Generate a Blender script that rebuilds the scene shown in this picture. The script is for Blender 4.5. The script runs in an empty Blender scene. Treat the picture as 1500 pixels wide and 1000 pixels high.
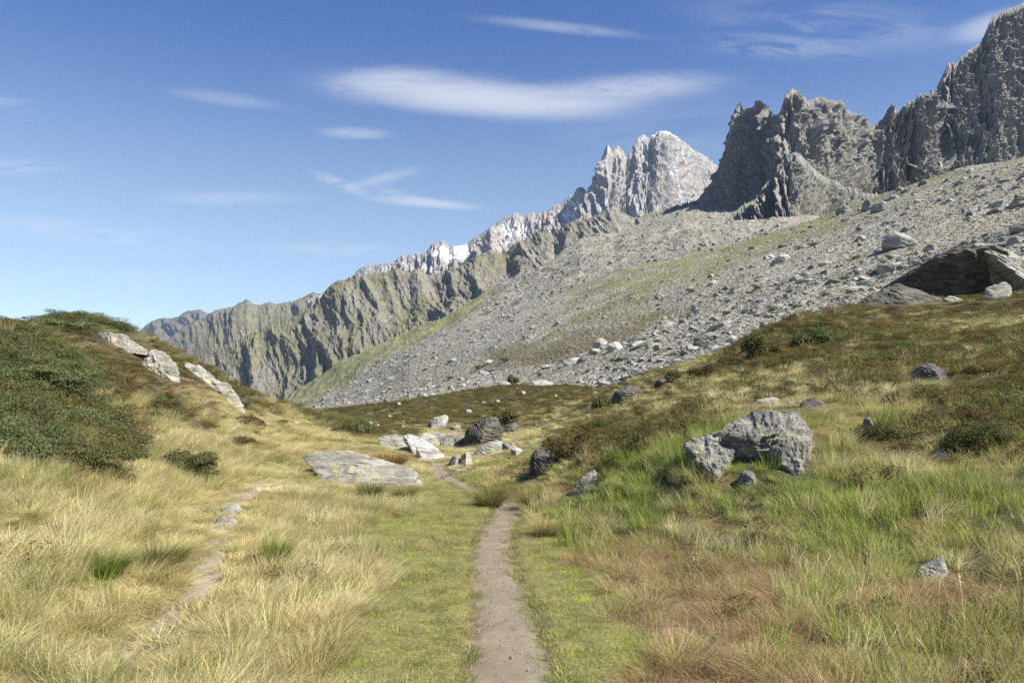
import bpy, bmesh, math, random
import numpy as np
from mathutils import Vector

R = math.radians
C = bpy.context.scene.collection
rng = np.random.default_rng(7)
random.seed(7)

# ------------------------------------------------------------------ camera, sky, sun, exposure
F = 1167.0            # focal length in photo pixels (28 mm on 36 mm, 1500 wide)
HZ = 590.0            # photo row of the horizon
EYE = 1.6
sc = bpy.context.scene
cam_d = bpy.data.cameras.new('camera')
cam = bpy.data.objects.new('camera', cam_d)
C.objects.link(cam)
cam.location = (0, 0, EYE)
cam.rotation_euler = (R(90), 0, 0)
cam_d.sensor_width = 36
cam_d.lens = 36 * F / 1500
cam_d.shift_y = (HZ - 500) / 1500
cam_d.clip_start = 0.05
cam_d.clip_end = 40000
sc.camera = cam
sc.view_settings.view_transform = 'Standard'
sc.view_settings.look = 'None'
sc.view_settings.gamma = 1
sc.view_settings.exposure = 1.15
sc.render.resolution_x, sc.render.resolution_y = 1024, 682
SUN_AZ, SUN_EL = 117.0, 46.0     # azimuth clockwise from +Y
sun_d = bpy.data.lights.new('sun', 'SUN')
sun_d.energy = 4.8
sun_d.angle = R(0.53)
sun_d.color = (1.0, 0.955, 0.88)
sun = bpy.data.objects.new('sun', sun_d)
C.objects.link(sun)
sv = Vector((math.sin(R(SUN_AZ)) * math.cos(R(SUN_EL)), math.cos(R(SUN_AZ)) * math.cos(R(SUN_EL)), math.sin(R(SUN_EL))))
sun.rotation_euler = sv.to_track_quat('Z', 'Y').to_euler()
sun.location = (200, 0, 300)

sc.cycles.max_bounces = 5
sc.cycles.diffuse_bounces = 3
sc.cycles.glossy_bounces = 2
sc.cycles.transmission_bounces = 4
sc.cycles.volume_bounces = 0
sc.cycles.transparent_max_bounces = 4
sc.cycles.use_denoising = False
sc.cycles.use_adaptive_sampling = False
sc.cycles.denoiser = 'OPENIMAGEDENOISE'
sc.cycles.denoising_input_passes = 'RGB_ALBEDO_NORMAL'
sc.cycles.denoising_prefilter = 'ACCURATE'


class NT:
    """short-hand for building node trees"""
    def __init__(self, tree):
        self.t = tree
        tree.nodes.clear()

    def n(self, kind, ins=None, **props):
        nd = self.t.nodes.new(kind)
        for k, v in props.items():
            setattr(nd, k, v)
        for k, v in (ins or {}).items():
            s = nd.inputs[k]
            if hasattr(v, 'node'):
                self.t.links.new(v, s)
            else:
                s.default_value = v
        return nd

    def math(self, op, a, b=0.0, c=0.0, clamp=False):
        nd = self.n('ShaderNodeMath', {0: a, 1: b, 2: c}, operation=op)
        nd.use_clamp = clamp
        return nd.outputs[0]

    def noise(self, vec, scale, detail=4, rough=0.55, dist=0.0, typ='FBM'):
        nd = self.n('ShaderNodeTexNoise', {'Scale': scale, 'Detail': detail, 'Roughness': rough, 'Distortion': dist})
        nd.noise_type = typ
        if vec is not None:
            self.t.links.new(vec, nd.inputs['Vector'])
        return nd.outputs[0]

    def mapping(self, vec, scale=(1, 1, 1), rot=(0, 0, 0), loc=(0, 0, 0)):
        return self.n('ShaderNodeMapping', {'Vector': vec, 'Scale': scale, 'Rotation': rot, 'Location': loc}).outputs[0]

    def ramp(self, fac, a, b):
        return self.n('ShaderNodeMapRange', {'Value': fac, 'From Min': a, 'From Max': b}, interpolation_type='SMOOTHSTEP').outputs[0]

    def mix(self, fac, a, b, mode='MIX'):
        nd = self.n('ShaderNodeMix', data_type='RGBA', blend_type=mode)
        for k, v in ((0, fac), (6, a), (7, b)):
            s = nd.inputs[k]
            if hasattr(v, 'node'):
                self.t.links.new(v, s)
            elif k == 0:
                s.default_value = v
            else:
                s.default_value = tuple(v) + ((1,) if len(v) == 3 else ())
        return nd.outputs[2]


def mat(name):
    m = bpy.data.materials.new(name)
    m.use_nodes = True
    return m, NT(m.node_tree)


# world: physical sky with thin clouds laid out by direction
w = bpy.data.worlds.new("World")
sc.world = w
w.use_nodes = True
nt = NT(w.node_tree)
sky = nt.n('ShaderNodeTexSky', sky_type='NISHITA', sun_disc=False)
sky.sun_elevation = R(SUN_EL)
sky.sun_rotation = R(SUN_AZ)
sky.altitude = 2000
sky.air_density = 1.0
sky.dust_density = 0.6
sky.ozone_density = 1.6
tc = nt.n('ShaderNodeTexCoord').outputs['Generated']
sep = nt.n('ShaderNodeSeparateXYZ', {0: tc})
yy = nt.math('MAXIMUM', sep.outputs[1], 0.05)
ga = nt.math('DIVIDE', sep.outputs[0], yy)       # tangent-plane coordinates of the sky ahead
ge = nt.math('DIVIDE', sep.outputs[2], yy)
plane = nt.n('ShaderNodeCombineXYZ', {0: ga, 1: ge, 2: 0.0}).outputs[0]
wisp = nt.noise(nt.mapping(plane, scale=(5, 26, 1), rot=(0, 0, R(4))), 1.0, 6, 0.6, 0.8)
puff = nt.noise(nt.mapping(plane, scale=(3.2, 10, 1)), 1.0, 3, 0.5, 0.3)
streak = nt.noise(nt.mapping(plane, scale=(14, 60, 1), rot=(0, 0, R(-3))), 1.0, 5, 0.6, 1.2)


def cloud(px, py, hw, hh, rot, gain, soft, tex, t0, t1):
    """an elliptical patch of cloud centred on one direction of the sky"""
    loc = nt.n('ShaderNodeVectorMath', {0: plane, 1: ((px - 750) / F, (HZ - py) / F, 0)}, operation='SUBTRACT').outputs[0]
    loc = nt.n('ShaderNodeVectorRotate', {'Vector': loc, 'Angle': R(rot)}, rotation_type='Z_AXIS').outputs[0]
    loc = nt.n('ShaderNodeVectorMath', {0: loc, 1: (F / hw, F / hh, 0)}, operation='MULTIPLY').outputs[0]
    wob = nt.math('MULTIPLY', nt.math('SUBTRACT', tex, 0.5), soft)
    d = nt.math('ADD', nt.n('ShaderNodeVectorMath', {0: loc}, operation='LENGTH').outputs['Value'], wob)
    m = nt.n('ShaderNodeMapRange', {'Value': d, 'From Min': 1.0, 'From Max': 0.0}, interpolation_type='SMOOTHERSTEP').outputs[0]
    t = nt.ramp(tex, t0, t1)
    return nt.math('MULTIPLY', nt.math('MULTIPLY', m, t), gain)


clouds = [
    cloud(725, 148, 270, 36, 2.5, 0.6, 0.6, puff, 0.05, 0.35),
    cloud(735, 148, 300, 38, 2.5, 0.5, 0.9, wisp, 0.15, 0.6),
    cloud(930, 128, 190, 30, -4, 0.45, 1.1, streak, 0.3, 0.6),
    cloud(640, 122, 200, 30, 3, 0.4, 1.1, wisp, 0.25, 0.6),
    cloud(560, 118, 130, 30, -6, 0.4, 1.3, streak, 0.3, 0.6),
    cloud(590, 130, 210, 42, 5, 0.5, 1.0, wisp, 0.25, 0.7),
    cloud(900, 135, 260, 38, -5, 0.4, 1.0, wisp, 0.25, 0.7),
    cloud(520, 195, 75, 13, 2, 0.42, 0.8, wisp, 0.2, 0.55),
    cloud(500, 270, 75, 13, 22, 0.42, 1.2, streak, 0.3, 0.6),
    cloud(560, 262, 85, 14, -14, 0.4, 1.2, streak, 0.3, 0.6),
    cloud(585, 285, 80, 12, 12, 0.25, 1.2, streak, 0.3, 0.6),
    cloud(630, 298, 120, 11, 5, 0.6, 0.8, wisp, 0.15, 0.5),
    cloud(10, 158, 90, 22, 5, 0.5, 1.2, wisp, 0.3, 0.6),
    cloud(820, 40, 190, 14, 6, 0.45, 1.0, wisp, 0.3, 0.7),
    cloud(1220, 35, 330, 60, 6, 0.5, 1.2, wisp, 0.35, 0.75),
    cloud(1470, 36, 110, 32, -14, .8, 0.5, puff, 0.1, 0.5),
    cloud(1150, 70, 220, 30, 3, 0.3, 1.2, streak, 0.35, 0.7),
    cloud(330, 145, 130, 16, 8, 0.28, 1.2, wisp, 0.3, 0.6),
    cloud(330, 290, 190, 18, 0, 0.28, 1.2, wisp, 0.3, 0.65),
    cloud(500, 365, 200, 16, 2, 0.35, 1.2, streak, 0.35, 0.7),
    cloud(40, 330, 160, 22, 2, 0.38, 1.2, wisp, 0.3, 0.65),
    cloud(170, 350, 260, 40, 4, 0.28, 1.2, streak, 0.35, 0.7),
    cloud(20, 245, 130, 20, 0, 0.3, 1.2, streak, 0.3, 0.65),
    cloud(120, 415, 300, 40, 0, 0.25, 1.2, wisp, 0.3, 0.7),
    cloud(1010, 190, 420, 90, 0, 0.13, 1.2, wisp, 0.3, 0.7),
]
tot = clouds[0]
for c_ in clouds[1:]:
    tot = nt.math('ADD', tot, c_)
tot = nt.math('MULTIPLY', nt.math('SUBTRACT', 1.0, nt.math('EXPONENT', nt.math('MULTIPLY', tot, -1.15))), .92)
ahead = nt.ramp(sep.outputs[1], 0.1, 0.3)
tot = nt.math('MULTIPLY', tot, ahead)
SKY_S = 0.08
hi = nt.ramp(sep.outputs[2], 0.20, 0.46)      # deeper blue of thin high-altitude air overhead, paler low down
grade = nt.mix(hi, (.96, .92, .87), (.27, .49, .84))
skyc = nt.mix(1.0, sky.outputs[0], grade, 'MULTIPLY')
ccol = nt.mix(tot, skyc, (4.9, 5.0, 5.3))
bg = nt.n('ShaderNodeBackground', {'Color': ccol, 'Strength': SKY_S})
nt.t.links.new(bg.outputs[0], nt.n('ShaderNodeOutputWorld').inputs[0])

# ------------------------------------------------------------------ numpy noise
_perm = np.random.default_rng(3).permutation(256)
_perm = np.concatenate([_perm, _perm, _perm])
_g = np.random.default_rng(5).normal(size=(256, 3))
_g /= np.linalg.norm(_g, axis=1)[:, None]
_g *= 1.6


def perlin(p):
    p = np.asarray(p, float)
    i = np.floor(p).astype(int)
    f = p - i
    i &= 255
    s = f * f * f * (f * (f * 6 - 15) + 10)
    out = np.zeros(len(p))
    for dx in (0, 1):
        wx = s[:, 0] if dx else 1 - s[:, 0]
        a = _perm[(i[:, 0] + dx) & 255]
        for dy in (0, 1):
            wy = s[:, 1] if dy else 1 - s[:, 1]
            b = _perm[a + ((i[:, 1] + dy) & 255)]
            for dz in (0, 1):
                wz = s[:, 2] if dz else 1 - s[:, 2]
                g = _g[_perm[b + ((i[:, 2] + dz) & 255)]]
                out += wx * wy * wz * (g[:, 0] * (f[:, 0] - dx) + g[:, 1] * (f[:, 1] - dy) + g[:, 2] * (f[:, 2] - dz))
    return out


def fbm(p, oct=4, gain=0.5, lac=2.03):
    a, t, s = 1.0, 0.0, 0.0
    q = np.array(p, float)
    for k in range(oct):
        t = t + a * perlin(q)
        s += a
        a *= gain
        q = q * lac + 17.3
    return t / s


def ridged(p, oct=4, gain=0.5, lac=2.07, sharp=1.0):
    a, t, s, prev = 1.0, 0.0, 0.0, 1.0
    q = np.array(p, float)
    for k in range(oct):
        r = (1 - np.minimum(1, np.abs(perlin(q)) * 1.6)) ** sharp
        t = t + a * r * prev
        prev = 0.4 + 0.6 * r
        s += a
        a *= gain
        q = q * lac + 9.1
    return t / s


def sstep(a, b, x):
    t = np.clip((x - a) / (b - a), 0, 1)
    return t * t * (3 - 2 * t)


# ------------------------------------------------------------------ mesh helpers
def link(name, me, m=None, parent=None):
    o = bpy.data.objects.new(name, me)
    C.objects.link(o)
    if m is not None and not me.materials:
        me.materials.append(m)
    if parent is not None:
        o.parent = parent
    return o


def tag(o, label, cat, group=None):
    o['label'] = label
    o['category'] = cat
    if group:
        o['group'] = group
    return o


def struct(o, label=None, kind='structure'):
    o['kind'] = kind
    if label:
        o['label'] = label
    return o


def grid_mesh(name, P, smooth=True):
    """P: (nv, nu, 3) array of points"""
    nv, nu = P.shape[:2]
    idx = np.arange(nv * nu).reshape(nv, nu)
    q = np.stack([idx[:-1, :-1], idx[:-1, 1:], idx[1:, 1:], idx[1:, :-1]], -1).reshape(-1, 4)
    me = bpy.data.meshes.new(name)
    me.vertices.add(nv * nu)
    me.vertices.foreach_set('co', P.reshape(-1).astype(np.float32))
    me.loops.add(len(q) * 4)
    me.loops.foreach_set('vertex_index', q.reshape(-1).astype(np.int32))
    me.polygons.add(len(q))
    me.polygons.foreach_set('loop_start', (np.arange(len(q)) * 4).astype(np.int32))
    me.update(calc_edges=True)
    me.polygons.foreach_set('use_smooth', np.full(len(q), smooth))
    return me


def mesh_np(name, V, faces, smooth=False):
    """faces: list of (k-vertex index arrays)"""
    me = bpy.data.meshes.new(name)
    me.vertices.add(len(V))
    me.vertices.foreach_set('co', np.asarray(V, np.float32).reshape(-1))
    loops = np.concatenate([f.reshape(-1) for f in faces]).astype(np.int32)
    sizes = np.concatenate([np.full(len(f), f.shape[1]) for f in faces])
    starts = np.concatenate([[0], np.cumsum(sizes)[:-1]]).astype(np.int32)
    me.loops.add(len(loops))
    me.loops.foreach_set('vertex_index', loops)
    me.polygons.add(len(sizes))
    me.polygons.foreach_set('loop_start', starts)
    me.update(calc_edges=True)
    me.polygons.foreach_set('use_smooth', np.full(len(sizes), smooth))
    return me


def attr(me, name, data, typ='FLOAT'):
    a = me.attributes.new(name, typ, 'POINT')
    key = {'FLOAT': 'value', 'INT': 'value', 'FLOAT_VECTOR': 'vector', 'FLOAT_COLOR': 'color'}[typ]
    a.data.foreach_set(key, np.asarray(data, np.int32 if typ == 'INT' else np.float32).reshape(-1))


def px2w(px, py, Y):
    px, py, Y = np.asarray(px, float), np.asarray(py, float), np.asarray(Y, float)
    return np.stack(np.broadcast_arrays((px - 750) / F * Y, Y, EYE + (HZ - py) / F * Y), -1)


# ------------------------------------------------------------------ near terrain: smooth surface through surveyed points
PIX = [
    # dirt path
    (749, 1000, 4.55), (742, 900, 6.02), (727, 834, 7.65), (720, 800, 8.9), (727, 767, 10.5), (741, 747, 11.9),
    (735, 737, 12.8), (690, 715, 15), (650, 695, 17.8), (640, 682, 20),
    # left meadow
    (500, 1000, 4.55), (250, 1000, 4.5), (0, 1000, 4.3), (550, 900, 6.1), (550, 800, 9), (600, 740, 12.5),
    (200, 950, 5.1), (290, 870, 6.4), (310, 800, 8.1), (330, 745, 10.3), (385, 703, 13), (450, 720, 12.6),
    (0, 850, 5.6), (100, 850, 6.0), (0, 750, 7.0), (150, 700, 9.3), (0, 650, 8.8), (270, 690, 11.8),
    (0, 560, 11.5), (0, 475, 15), (0, 505, 20), (110, 467, 19), (110, 500, 26), (50, 480, 17), (130, 550, 14.8), (200, 600, 14.6),
    (330, 650, 15.6), (230, 560, 17.6), (180, 503, 18.6), (250, 520, 20.5), (300, 575, 18.6), (250, 570, 28),
    (340, 566, 22.5), (350, 602, 19.6), (400, 592, 27), (432, 604, 33), (400, 640, 19.5), (340, 630, 32),
    (430, 640, 55), (300, 650, 55), (100, 600, 55), (450, 642, 20.5), (455, 606, 37), (180, 480, 20.5), (180, 520, 28),
    # rocks in the dip
    (530, 705, 15.3), (450, 672, 17.5), (620, 690, 17), (600, 662, 22), (560, 648, 24), (690, 657, 24), (740, 657, 22),
    (640, 642, 27), (700, 642, 28),
    # heath mound beyond
    (640, 627, 34), (540, 627, 36), (500, 612, 42), (740, 627, 33), (600, 600, 58), (480, 602, 62), (560, 594, 68),
    (650, 580, 74), (740, 567, 78), (800, 567, 74), (870, 574, 62), (740, 615, 118), (560, 630, 118), (870, 620, 105), (450, 660, 105),
    (700, 603, 50), (800, 602, 45), (860, 592, 40),
    # right slope
    (850, 1000, 4.55), (1000, 1000, 4.5), (1250, 1000, 4.35), (1500, 1000, 4.1), (900, 800, 8.6), (850, 745, 11.5),
    (1000, 850, 6.9), (1050, 765, 8.4), (1370, 850, 5.9), (1200, 900, 5.5), (1500, 850, 5.4), (1500, 700, 7.3),
    (1300, 700, 8.1), (1150, 715, 8.5), (1010, 668, 9.9), (1200, 622, 10.1), (1350, 602, 10.4), (1500, 600, 9.7),
    (900, 702, 11.6), (800, 702, 14), (860, 662, 14), (950, 622, 15), (1050, 582, 15.6), (1200, 552, 15.2),
    (1350, 532, 14.4), (1500, 520, 13.4), (1500, 470, 19.5), (1350, 465, 24), (1480, 432, 28), (1400, 440, 28), (1300, 446, 28),
    (1200, 460, 28), (1150, 474, 26.5), (1100, 503, 26), (1040, 533, 28), (960, 556, 31), (900, 569, 34), (820, 642, 19),
    (805, 622, 30), (1500, 500, 48), (1300, 520, 48), (1100, 560, 48), (960, 605, 52),
    # outside the frame
    (-350, 430, 20), (-350, 700, 7), (-350, 1000, 4.2), (-350, 560, 45), (1900, 1000, 3.9), (1900, 660, 7.5), (1900, 400, 30),
    (1900, 480, 50), (2300, 420, 100), (-700, 600, 110), (200, 640, 110), (1200, 600, 100), (1600, 560, 100),
]
WPT = [(0, -2.6, 0), (3, -2.6, .2), (-3, -2.6, .1), (0, 2, 0), (2.5, 2, .08), (-2.5, 2, .08), (9, 0, 1.2), (-9, 0, 1.0), (9, -2.6, 1.4), (-9, -2.6, 1.2)]
_cp = [tuple(px2w(*p)) for p in PIX] + WPT
_cp = np.array(_cp)


def uv_of(x, y):
    y4 = np.maximum(y + 4, 0.8)
    return np.stack([x / y4 * 1.6, np.log(y4)], -1)


def tps_k(r2):
    return 0.5 * r2 * np.log(r2 + 1e-12)


_cu = uv_of(_cp[:, 0], _cp[:, 1])
_n = len(_cp)
_K = tps_k(((_cu[:, None] - _cu[None]) ** 2).sum(-1)) + np.eye(_n) * 4e-4
_Pm = np.concatenate([np.ones((_n, 1)), _cu], 1)
_A = np.zeros((_n + 3, _n + 3))
_A[:_n, :_n] = _K
_A[:_n, _n:] = _Pm
_A[_n:, :_n] = _Pm.T
# the surface is fitted in height divided by range so that far and near are equally smooth
_rng_w = np.maximum(_cp[:, 1] + 4, 1)
_sol = np.linalg.solve(_A, np.concatenate([_cp[:, 2] / _rng_w, np.zeros(3)]))

# trails: (px, py, half width in metres)
PATH = [(752, 1060, .28), (750, 1000, .235), (746, 950, .225), (741, 900, .215), (733, 865, .205), (727, 834, .20), (720, 800, .20),
        (724, 783, .20), (729, 767, .20), (736, 755, .21), (742, 747, .21), (744, 741, .21), (735, 734, .22), (718, 727, .17), (700, 719, .15),
        (684, 711, .16), (668, 704, .17), (652, 696, .20), (640, 688, .24), (634, 680, .24)]
TRAIL = [(170, 975, .07), (210, 945, .09), (252, 905, .10), (290, 868, .15), (306, 832, .16), (314, 800, .13), (323, 770, .12), (331, 745, .14), (350, 727, .19), (372, 713, .18), (392, 701, .10)]
_pw = np.array([[(a - 750) / F * EYE * F / (b - HZ), EYE * F / (b - HZ), c] for a, b, c in PATH])


def base_z(x, y):
    x, y = np.atleast_1d(np.asarray(x, float)), np.atleast_1d(np.asarray(y, float))
    out = np.empty(len(x))
    for s in range(0, len(x), 40000):
        u = uv_of(x[s:s + 40000], y[s:s + 40000])
        k = tps_k(((u[:, None] - _cu[None]) ** 2).sum(-1))
        out[s:s + 40000] = k @ _sol[:_n] + _sol[_n] + u @ _sol[_n + 1:]
    return out * np.maximum(y + 4, 1)


def hit(px, py, fn=None, y0=3.0, y1=100.0):
    """first point of the ground met by the line of sight through a photo pixel"""
    Y = np.exp(np.linspace(math.log(y0), math.log(y1), 700))
    z = (fn or base_z)((px - 750) / F * Y, Y)
    d = z - (EYE + (HZ - py) / F * Y)
    k = np.argmax(d > 0)
    if d[k] <= 0:
        k = int(np.argmax(d / Y))
        return np.array([(px - 750) / F * Y[k], Y[k], z[k]])
    if k == 0:
        k = 1
    t = d[k - 1] / (d[k - 1] - d[k])
    yy_ = Y[k - 1] + t * (Y[k] - Y[k - 1])
    return np.array([(px - 750) / F * yy_, yy_, EYE + (HZ - py) / F * yy_])


def polyline(pts):
    """trail centre line on the ground, resampled; returns (n,3): x, y, half width"""
    w_ = np.array([[*hit(a, b)[:2], c] for a, b, c in pts])
    d = np.concatenate([[0], np.cumsum(np.linalg.norm(np.diff(w_[:, :2], axis=0), axis=1))])
    t = np.linspace(0, d[-1], max(60, int(d[-1] / 0.06)))
    o = np.stack([np.interp(t, d, w_[:, k]) for k in range(3)], 1)
    ker = np.ones(9) / 9
    for k in range(3):
        pad = np.concatenate([np.full(4, o[0, k]), o[:, k], np.full(4, o[-1, k])])
        o[:, k] = np.convolve(pad, ker, 'valid')
    return o


PATH_L = polyline(PATH)
PATH_L[:, 2] *= 1.09
_s = PATH_L[0, :2] - (PATH_L[3, :2] - PATH_L[0, :2]) * np.linspace(40, 1, 40)[:, None] / 3
PATH_L = np.concatenate([np.concatenate([_s, np.full((40, 1), .27)], 1), PATH_L])
TRAIL_L = polyline(TRAIL)
TRAIL_L[:, 2] *= .8


def trail_dist(x, y, L):
    """distance to the centre line divided by the half width there"""
    out = np.full(len(x), 9.0)
    sub = L[::3]
    near = np.where((x > L[:, 0].min() - 2) & (x < L[:, 0].max() + 2) & (y > L[:, 1].min() - 2) & (y < L[:, 1].max() + 2))[0]
    for s in range(0, len(near), 20000):
        i = near[s:s + 20000]
        d = np.hypot(x[i][:, None] - sub[None, :, 0], y[i][:, None] - sub[None, :, 1])
        k = d.argmin(1)
        out[i] = d[np.arange(len(i)), k] / sub[k, 2]
    return out


def ground_z(x, y):
    x, y = np.atleast_1d(np.asarray(x, float)), np.atleast_1d(np.asarray(y, float))
    z = base_z(x, y)
    P3 = np.stack([x, y, np.zeros_like(x)], -1)
    td = trail_dist(x, y, PATH_L)
    tt = trail_dist(x, y, TRAIL_L)
    off = sstep(1.0, 3.0, td) * sstep(.9, 2.5, tt)
    bump = fbm(P3 / 1.3, 3) * 0.07 + fbm(P3 / 0.34 + 5, 2) * 0.028
    far = np.clip(y / 25, 0, 1)
    bump += far * (fbm(P3 / 5.0 + 3, 4) * 0.30)
    z += bump * (0.12 + 0.88 * off)
    z -= 0.05 * (1 - sstep(.85, 1.5, td)) + 0.04 * (1 - sstep(.7, 1.5, tt))
    return z


# bank over the path at its far bend
nu, nv = 620, 760
gu = np.linspace(-1.35, 1.35, nu)
gv = np.linspace(math.log(1.2), math.log(130), nv)
UU, VV = np.meshgrid(gu, gv)
GY = np.exp(VV) - 4
GX = UU * np.exp(VV) / 1.0
GZ = ground_z(GX.ravel(), GY.ravel()).reshape(GX.shape)
P = np.stack([GX, GY, GZ], -1)

# ------------------------------------------------------------------ vegetation zones from seeds on the ground
SEEDS = {
    'S': [(50, 950), (150, 900), (50, 880), (30, 800), (150, 780), (220, 740), (100, 700), (250, 780), (400, 960), (450, 900), (400, 830),
          (430, 760), (500, 740), (400, 700), (330, 700), (545, 740), (480, 800), (470, 860), (300, 960), (350, 615), (400, 620), (430, 640),
          (370, 650), (300, 640), (250, 640), (480, 640), (520, 650), (-150, 900), (-150, 750), (20, 720), (180, 680), (610, 670), (420, 606),
          (340, 900), (240, 830), (200, 1000), (700, 665), (760, 640), (560, 690)],
    'T': [(620, 1000), (600, 900), (640, 850), (660, 800), (650, 760), (560, 870), (590, 800), (680, 745), (800, 800), (820, 850),
          (850, 900), (870, 1000), (785, 780), (830, 960), (860, 850), (900, 950), (560, 980), (780, 900), (880, 880), (640, 725), (750, 1100), (600, 1100), (900, 1100)],
    'G': [(870, 730), (920, 712), (960, 700), (1030, 700), (900, 695), (970, 730), (1260, 740), (1300, 720), (1350, 725), (1330, 760),
          (1230, 780), (1290, 790), (1200, 730), (1480, 720), (1490, 790), (890, 740), (940, 740), (1010, 720), (1060, 722), (1080, 735), (1130, 735), (1440, 730), (1450, 770)],
    'O': [(800, 705), (820, 725), (780, 690), (740, 680), (850, 700), (1100, 800), (1200, 870), (1300, 850), (1450, 820),
          (1430, 690), (1250, 640), (1280, 620), (1300, 950), (1200, 980), (1400, 950), (1100, 760), (1230, 690), (900, 775), (1000, 790),
          (1500, 900), (1400, 1000), (1650, 900), (1650, 700), (1050, 720), (1240, 600), (1000, 760), (1170, 790), (1400, 780), (1380, 690)],
    'B': [(920, 800), (950, 830), (1000, 860), (1050, 850), (1080, 890), (980, 815), (1000, 930), (1040, 980), (1120, 900), (1130, 960),
          (1100, 850), (900, 860), (1150, 1000), (960, 890), (1430, 880), (1350, 880)],
    'H': [(200, 530), (150, 590), (240, 570), (200, 492), (100, 660), (300, 545), (345, 575), (90, 690), (140, 650), (180, 560), (120, 500), (80, 490),
          (860, 645), (900, 655), (950, 645), (1000, 615), (900, 620), (1150, 520), (1200, 480), (1300, 470), (1400, 460), (1450, 500),
          (1350, 500), (1250, 530), (1300, 560), (1400, 580), (1450, 620), (1350, 625), (1480, 560), (600, 604), (560, 610),
          (700, 592), (740, 580), (800, 590), (650, 600), (500, 611), (840, 585), (1600, 500), (1650, 600), (490, 625), (250, 530), (260, 610),
          (1480, 450), (330, 545), (1100, 505), (820, 660), (380, 598)],
    'J': [(20, 500), (60, 520), (100, 550), (20, 580), (60, 600), (30, 640), (110, 600), (0, 540), (150, 474), (90, 474), (-150, 550), (-150, 480), (40, 560)],
    'M': [(1000, 590), (1080, 575), (940, 600), (860, 615), (1200, 570), (830, 605), (1040, 600), (960, 575), (1100, 560), (280, 590), (220, 620), (1150, 580), (1000, 555), (1320, 580), (1420, 480)],
}
KINDS = list(SEEDS)
_sp, _sk = [], []
for ki, k in enumerate(KINDS):
    for a, b in SEEDS[k]:
        h = hit(a, b)
        _sp.append(h[:2])
        _sk.append(ki)
_sp, _sk = np.array(_sp), np.array(_sk)
_su = uv_of(_sp[:, 0], _sp[:, 1])


def zone(x, y, warp=1.0):
    u = uv_of(x, y)
    q = np.stack([u[:, 0] * 9, u[:, 1] * 9, np.zeros(len(x))], -1)
    q2 = np.stack([x, y, np.zeros(len(x))], -1) / 0.45
    u = u + warp * (0.05 * np.stack([fbm(q, 3), fbm(q + 31, 3)], -1) + 0.018 * np.stack([fbm(q2, 2), fbm(q2 + 7, 2)], -1))
    out = np.empty(len(x), int)
    for s in range(0, len(x), 40000):
        d = ((u[s:s + 40000, None] - _su[None]) ** 2).sum(-1)
        out[s:s + 40000] = _sk[d.argmin(1)]
    return out


ZCOL = {'S': (.19, .175, .085), 'T': (.16, .165, .055), 'G': (.075, .085, .022), 'O': (.13, .11, .04), 'B': (.15, .11, .06), 'H': (.075, .065, .03),
        'J': (.05, .055, .025), 'M': (.13, .105, .05)}
z_ = zone(GX.ravel(), GY.ravel())
gc = np.array([ZCOL[k] for k in KINDS])[z_]
tp = np.minimum(trail_dist(GX.ravel(), GY.ravel(), PATH_L), trail_dist(GX.ravel(), GY.ravel(), TRAIL_L))
edge = 1 - sstep(1.0, 1.35, tp)
gc = gc * (1 - edge[:, None]) + np.array((.15, .125, .075)) * edge[:, None]

m_ground, n = mat('ground_soil')
pos = n.n('ShaderNodeNewGeometry').outputs['Position']
col = n.n('ShaderNodeAttribute', attribute_name='gcol').outputs['Color']
a = n.noise(pos, 3.0, 6, 0.65)
b = n.noise(pos, 28.0, 4, 0.6)
c1 = n.mix(n.ramp(a, 0.3, 0.7), col, n.mix(1.0, col, (1.7, 1.5, 1.2), 'MULTIPLY'))
c2 = n.mix(n.ramp(b, 0.35, 0.75), n.mix(1.0, c1, (.55, .5, .45), 'MULTIPLY'), c1)
bm = n.n('ShaderNodeBump', {'Height': b, 'Strength': 0.8, 'Distance': 0.03})
bs = n.n('ShaderNodeBsdfPrincipled', {'Base Color': c2, 'Roughness': 0.95, 'Normal': bm.outputs[0]})
n.t.links.new(bs.outputs[0], n.n('ShaderNodeOutputMaterial').inputs[0])

me = grid_mesh('ground', P)
attr(me, 'gcol', np.concatenate([gc, np.ones((len(gc), 1))], 1), 'FLOAT_COLOR')
struct(link('ground', me, m_ground), 'grassy alpine ground between the left knoll and the right slope')


def path_mat(name, base, light):
    m, n = mat(name)
    pos = n.n('ShaderNodeNewGeometry').outputs['Position']
    a = n.noise(pos, 1.7, 5, 0.6)
    b = n.noise(pos, 60.0, 5, 0.7)
    st = n.noise(n.mapping(pos, scale=(9, 34, 9)), 1.0, 5, 0.65, 0.4)
    v = n.n('ShaderNodeTexVoronoi', {'Vector': pos, 'Scale': 42.0, 'Randomness': 1.0}).outputs['Distance']
    c = n.mix(n.ramp(a, .3, .7), base, light)
    c = n.mix(n.ramp(st, .52, .75), c, [x * .72 for x in base])
    c = n.mix(n.math('MULTIPLY', n.ramp(b, .55, .8), .5), c, [x * 1.5 for x in light])
    peb = n.math('MULTIPLY', n.ramp(v, .16, .06), n.ramp(n.noise(pos, 18, 2), .55, .65))
    c = n.mix(peb, c, (.48, .42, .36))
    h = n.math('ADD', n.math('MULTIPLY', b, .5), n.math('ADD', st, n.math('MULTIPLY', peb, .8)))
    bm = n.n('ShaderNodeBump', {'Height': h, 'Strength': 0.7, 'Distance': 0.012})
    bs = n.n('ShaderNodeBsdfPrincipled', {'Base Color': c, 'Roughness': 0.95, 'Normal': bm.outputs[0]})
    n.t.links.new(bs.outputs[0], n.n('ShaderNodeOutputMaterial').inputs[0])
    return m


m_path = path_mat('trodden_dirt', (.165, .132, .086), (.215, .175, .12))
m_trail = path_mat('dusty_trail', (.20, .165, .115), (.28, .235, .17))


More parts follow.
